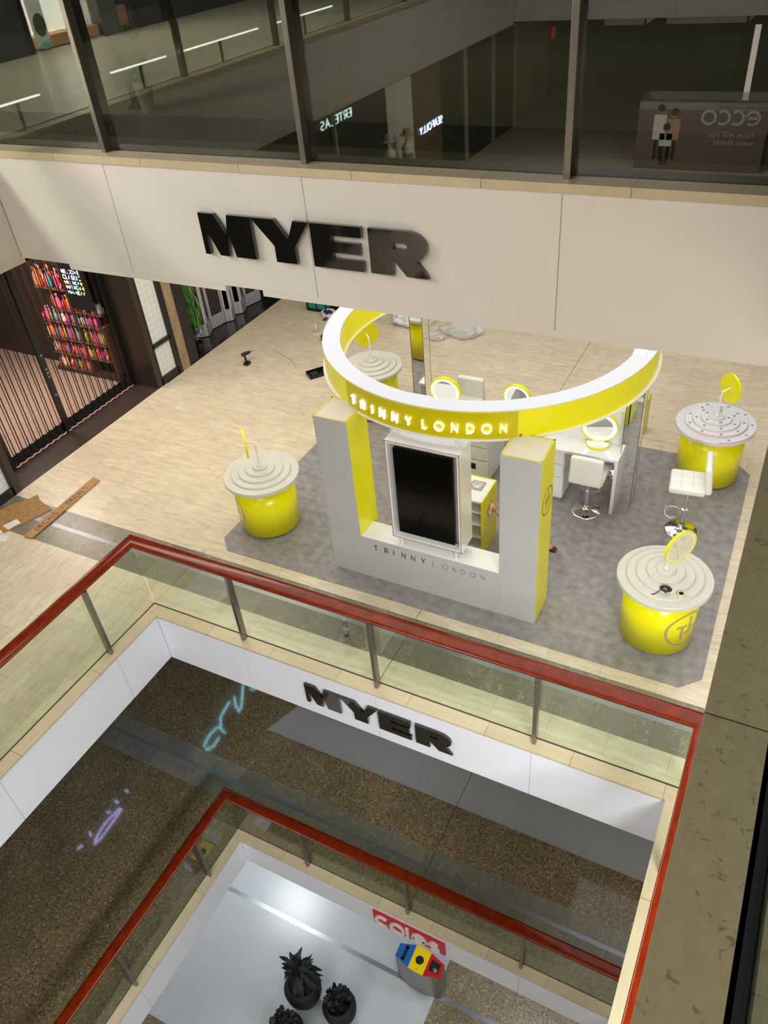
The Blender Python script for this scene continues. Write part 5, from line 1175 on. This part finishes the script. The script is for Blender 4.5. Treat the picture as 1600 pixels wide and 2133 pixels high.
# column of light behind the stand
mb = MB(); mb.box(-2.60, -17.0, .05, -2.45, -16.9, 3.2); o = mb.build('light_column', [mat('column_glow', (1, .9, .82), .5, emit=(1, .84, .74), es=2.2)]); tag(o, 'tall narrow lit column standing behind the pop-up stand', 'light')
mb = MB(); mb.box(-3.9, -18.2, 0, -3.0, -17.6, 2.9); o = mb.build('directory_board', [M_black]); tag(o, 'tall black directory board behind the pop-up stand', 'board')
# bright light troughs under the near edge of the upper floor
for x0, x1 in ((-4.6, -3.75), (-3.4, -1.9), (-1.6, -.2)):
    t = thing('light_trough', 'long ceiling light trough under the near edge of the upper floor', 'light', (x0, -8.8, 4.45), group='ceiling light troughs on the near side')
    mb = MB(); mb.box(x0, -8.5, 4.44, x1, -8.46, 4.62); mb.box(x0, -9.3, 4.44, x1, -9.26, 4.62); mb.box(x0, -9.3, 4.44, x0 + .04, -8.46, 4.62); mb.box(x1 - .04, -9.3, 4.44, x1, -8.46, 4.62); mb.build('frame', M_wm, t)
    mb = MB(); mb.box(x0 + .06, -9.2, 4.58, x1 - .06, -9.1, 4.62); mb.build('tube', mat('trough_glow', (1, 1, .85), .5, emit=(1, .97, .75), es=3), t)

# ================================================================== NEON NAMES OF THE SHOPS ONE FLOOR DOWN (their mirror image shows in the polished floor)
mb = MB(); mb.box(-10.2, -30, -5.44, -10.06, 18, -.8); struct('wall_shopfront', mb, [M_dark])
def neon(name, label, lines, col, es, r=.021):
    mb = MB()
    for ln in lines: mb.tube([(-10.0, y, z) for y, z in ln], r, 8)
    o = mb.build(name, [mat(name + '_glow', col, .5, emit=col, es=es)]); tag(o, label, 'neon sign'); return o
neon('cyan_neon', 'pale cyan hand-written neon name on the lower left shopfront, mirrored in the floor', [[(7.9, -2.05), (7.65, -2.0), (7.42, -2.15), (7.40, -2.35), (7.62, -2.45), (7.9, -2.4), (8.02, -2.28)], [(8.10, -1.95), (8.02, -2.2), (8.12, -2.55), (8.53, -2.66)], [(9.10, -2.64), (8.85, -2.1), (8.72, -2.05), (8.68, -2.3), (8.72, -2.62)], [(9.3, -2.25), (9.42, -2.1), (9.5, -2.3), (9.35, -2.45)]], (.35, .85, 1), 14)
neon('violet_neon', 'violet-blue neon name further along the lower left shopfront, mirrored in the floor', [[(3.83, -3.67), (3.93, -3.62)], [(4.18, -3.72), (4.16, -3.6)], [(4.14, -3.33), (4.24, -3.42), (4.5, -3.5), (4.93, -3.43), (4.96, -3.36), (4.6, -3.3), (4.3, -3.28), (4.14, -3.33)], [(4.66, -3.68), (4.72, -3.62)], [(4.92, -3.72), (4.95, -3.6)], [(5.22, -3.67), (5.24, -3.58)]], (.5, .5, 1), 12)
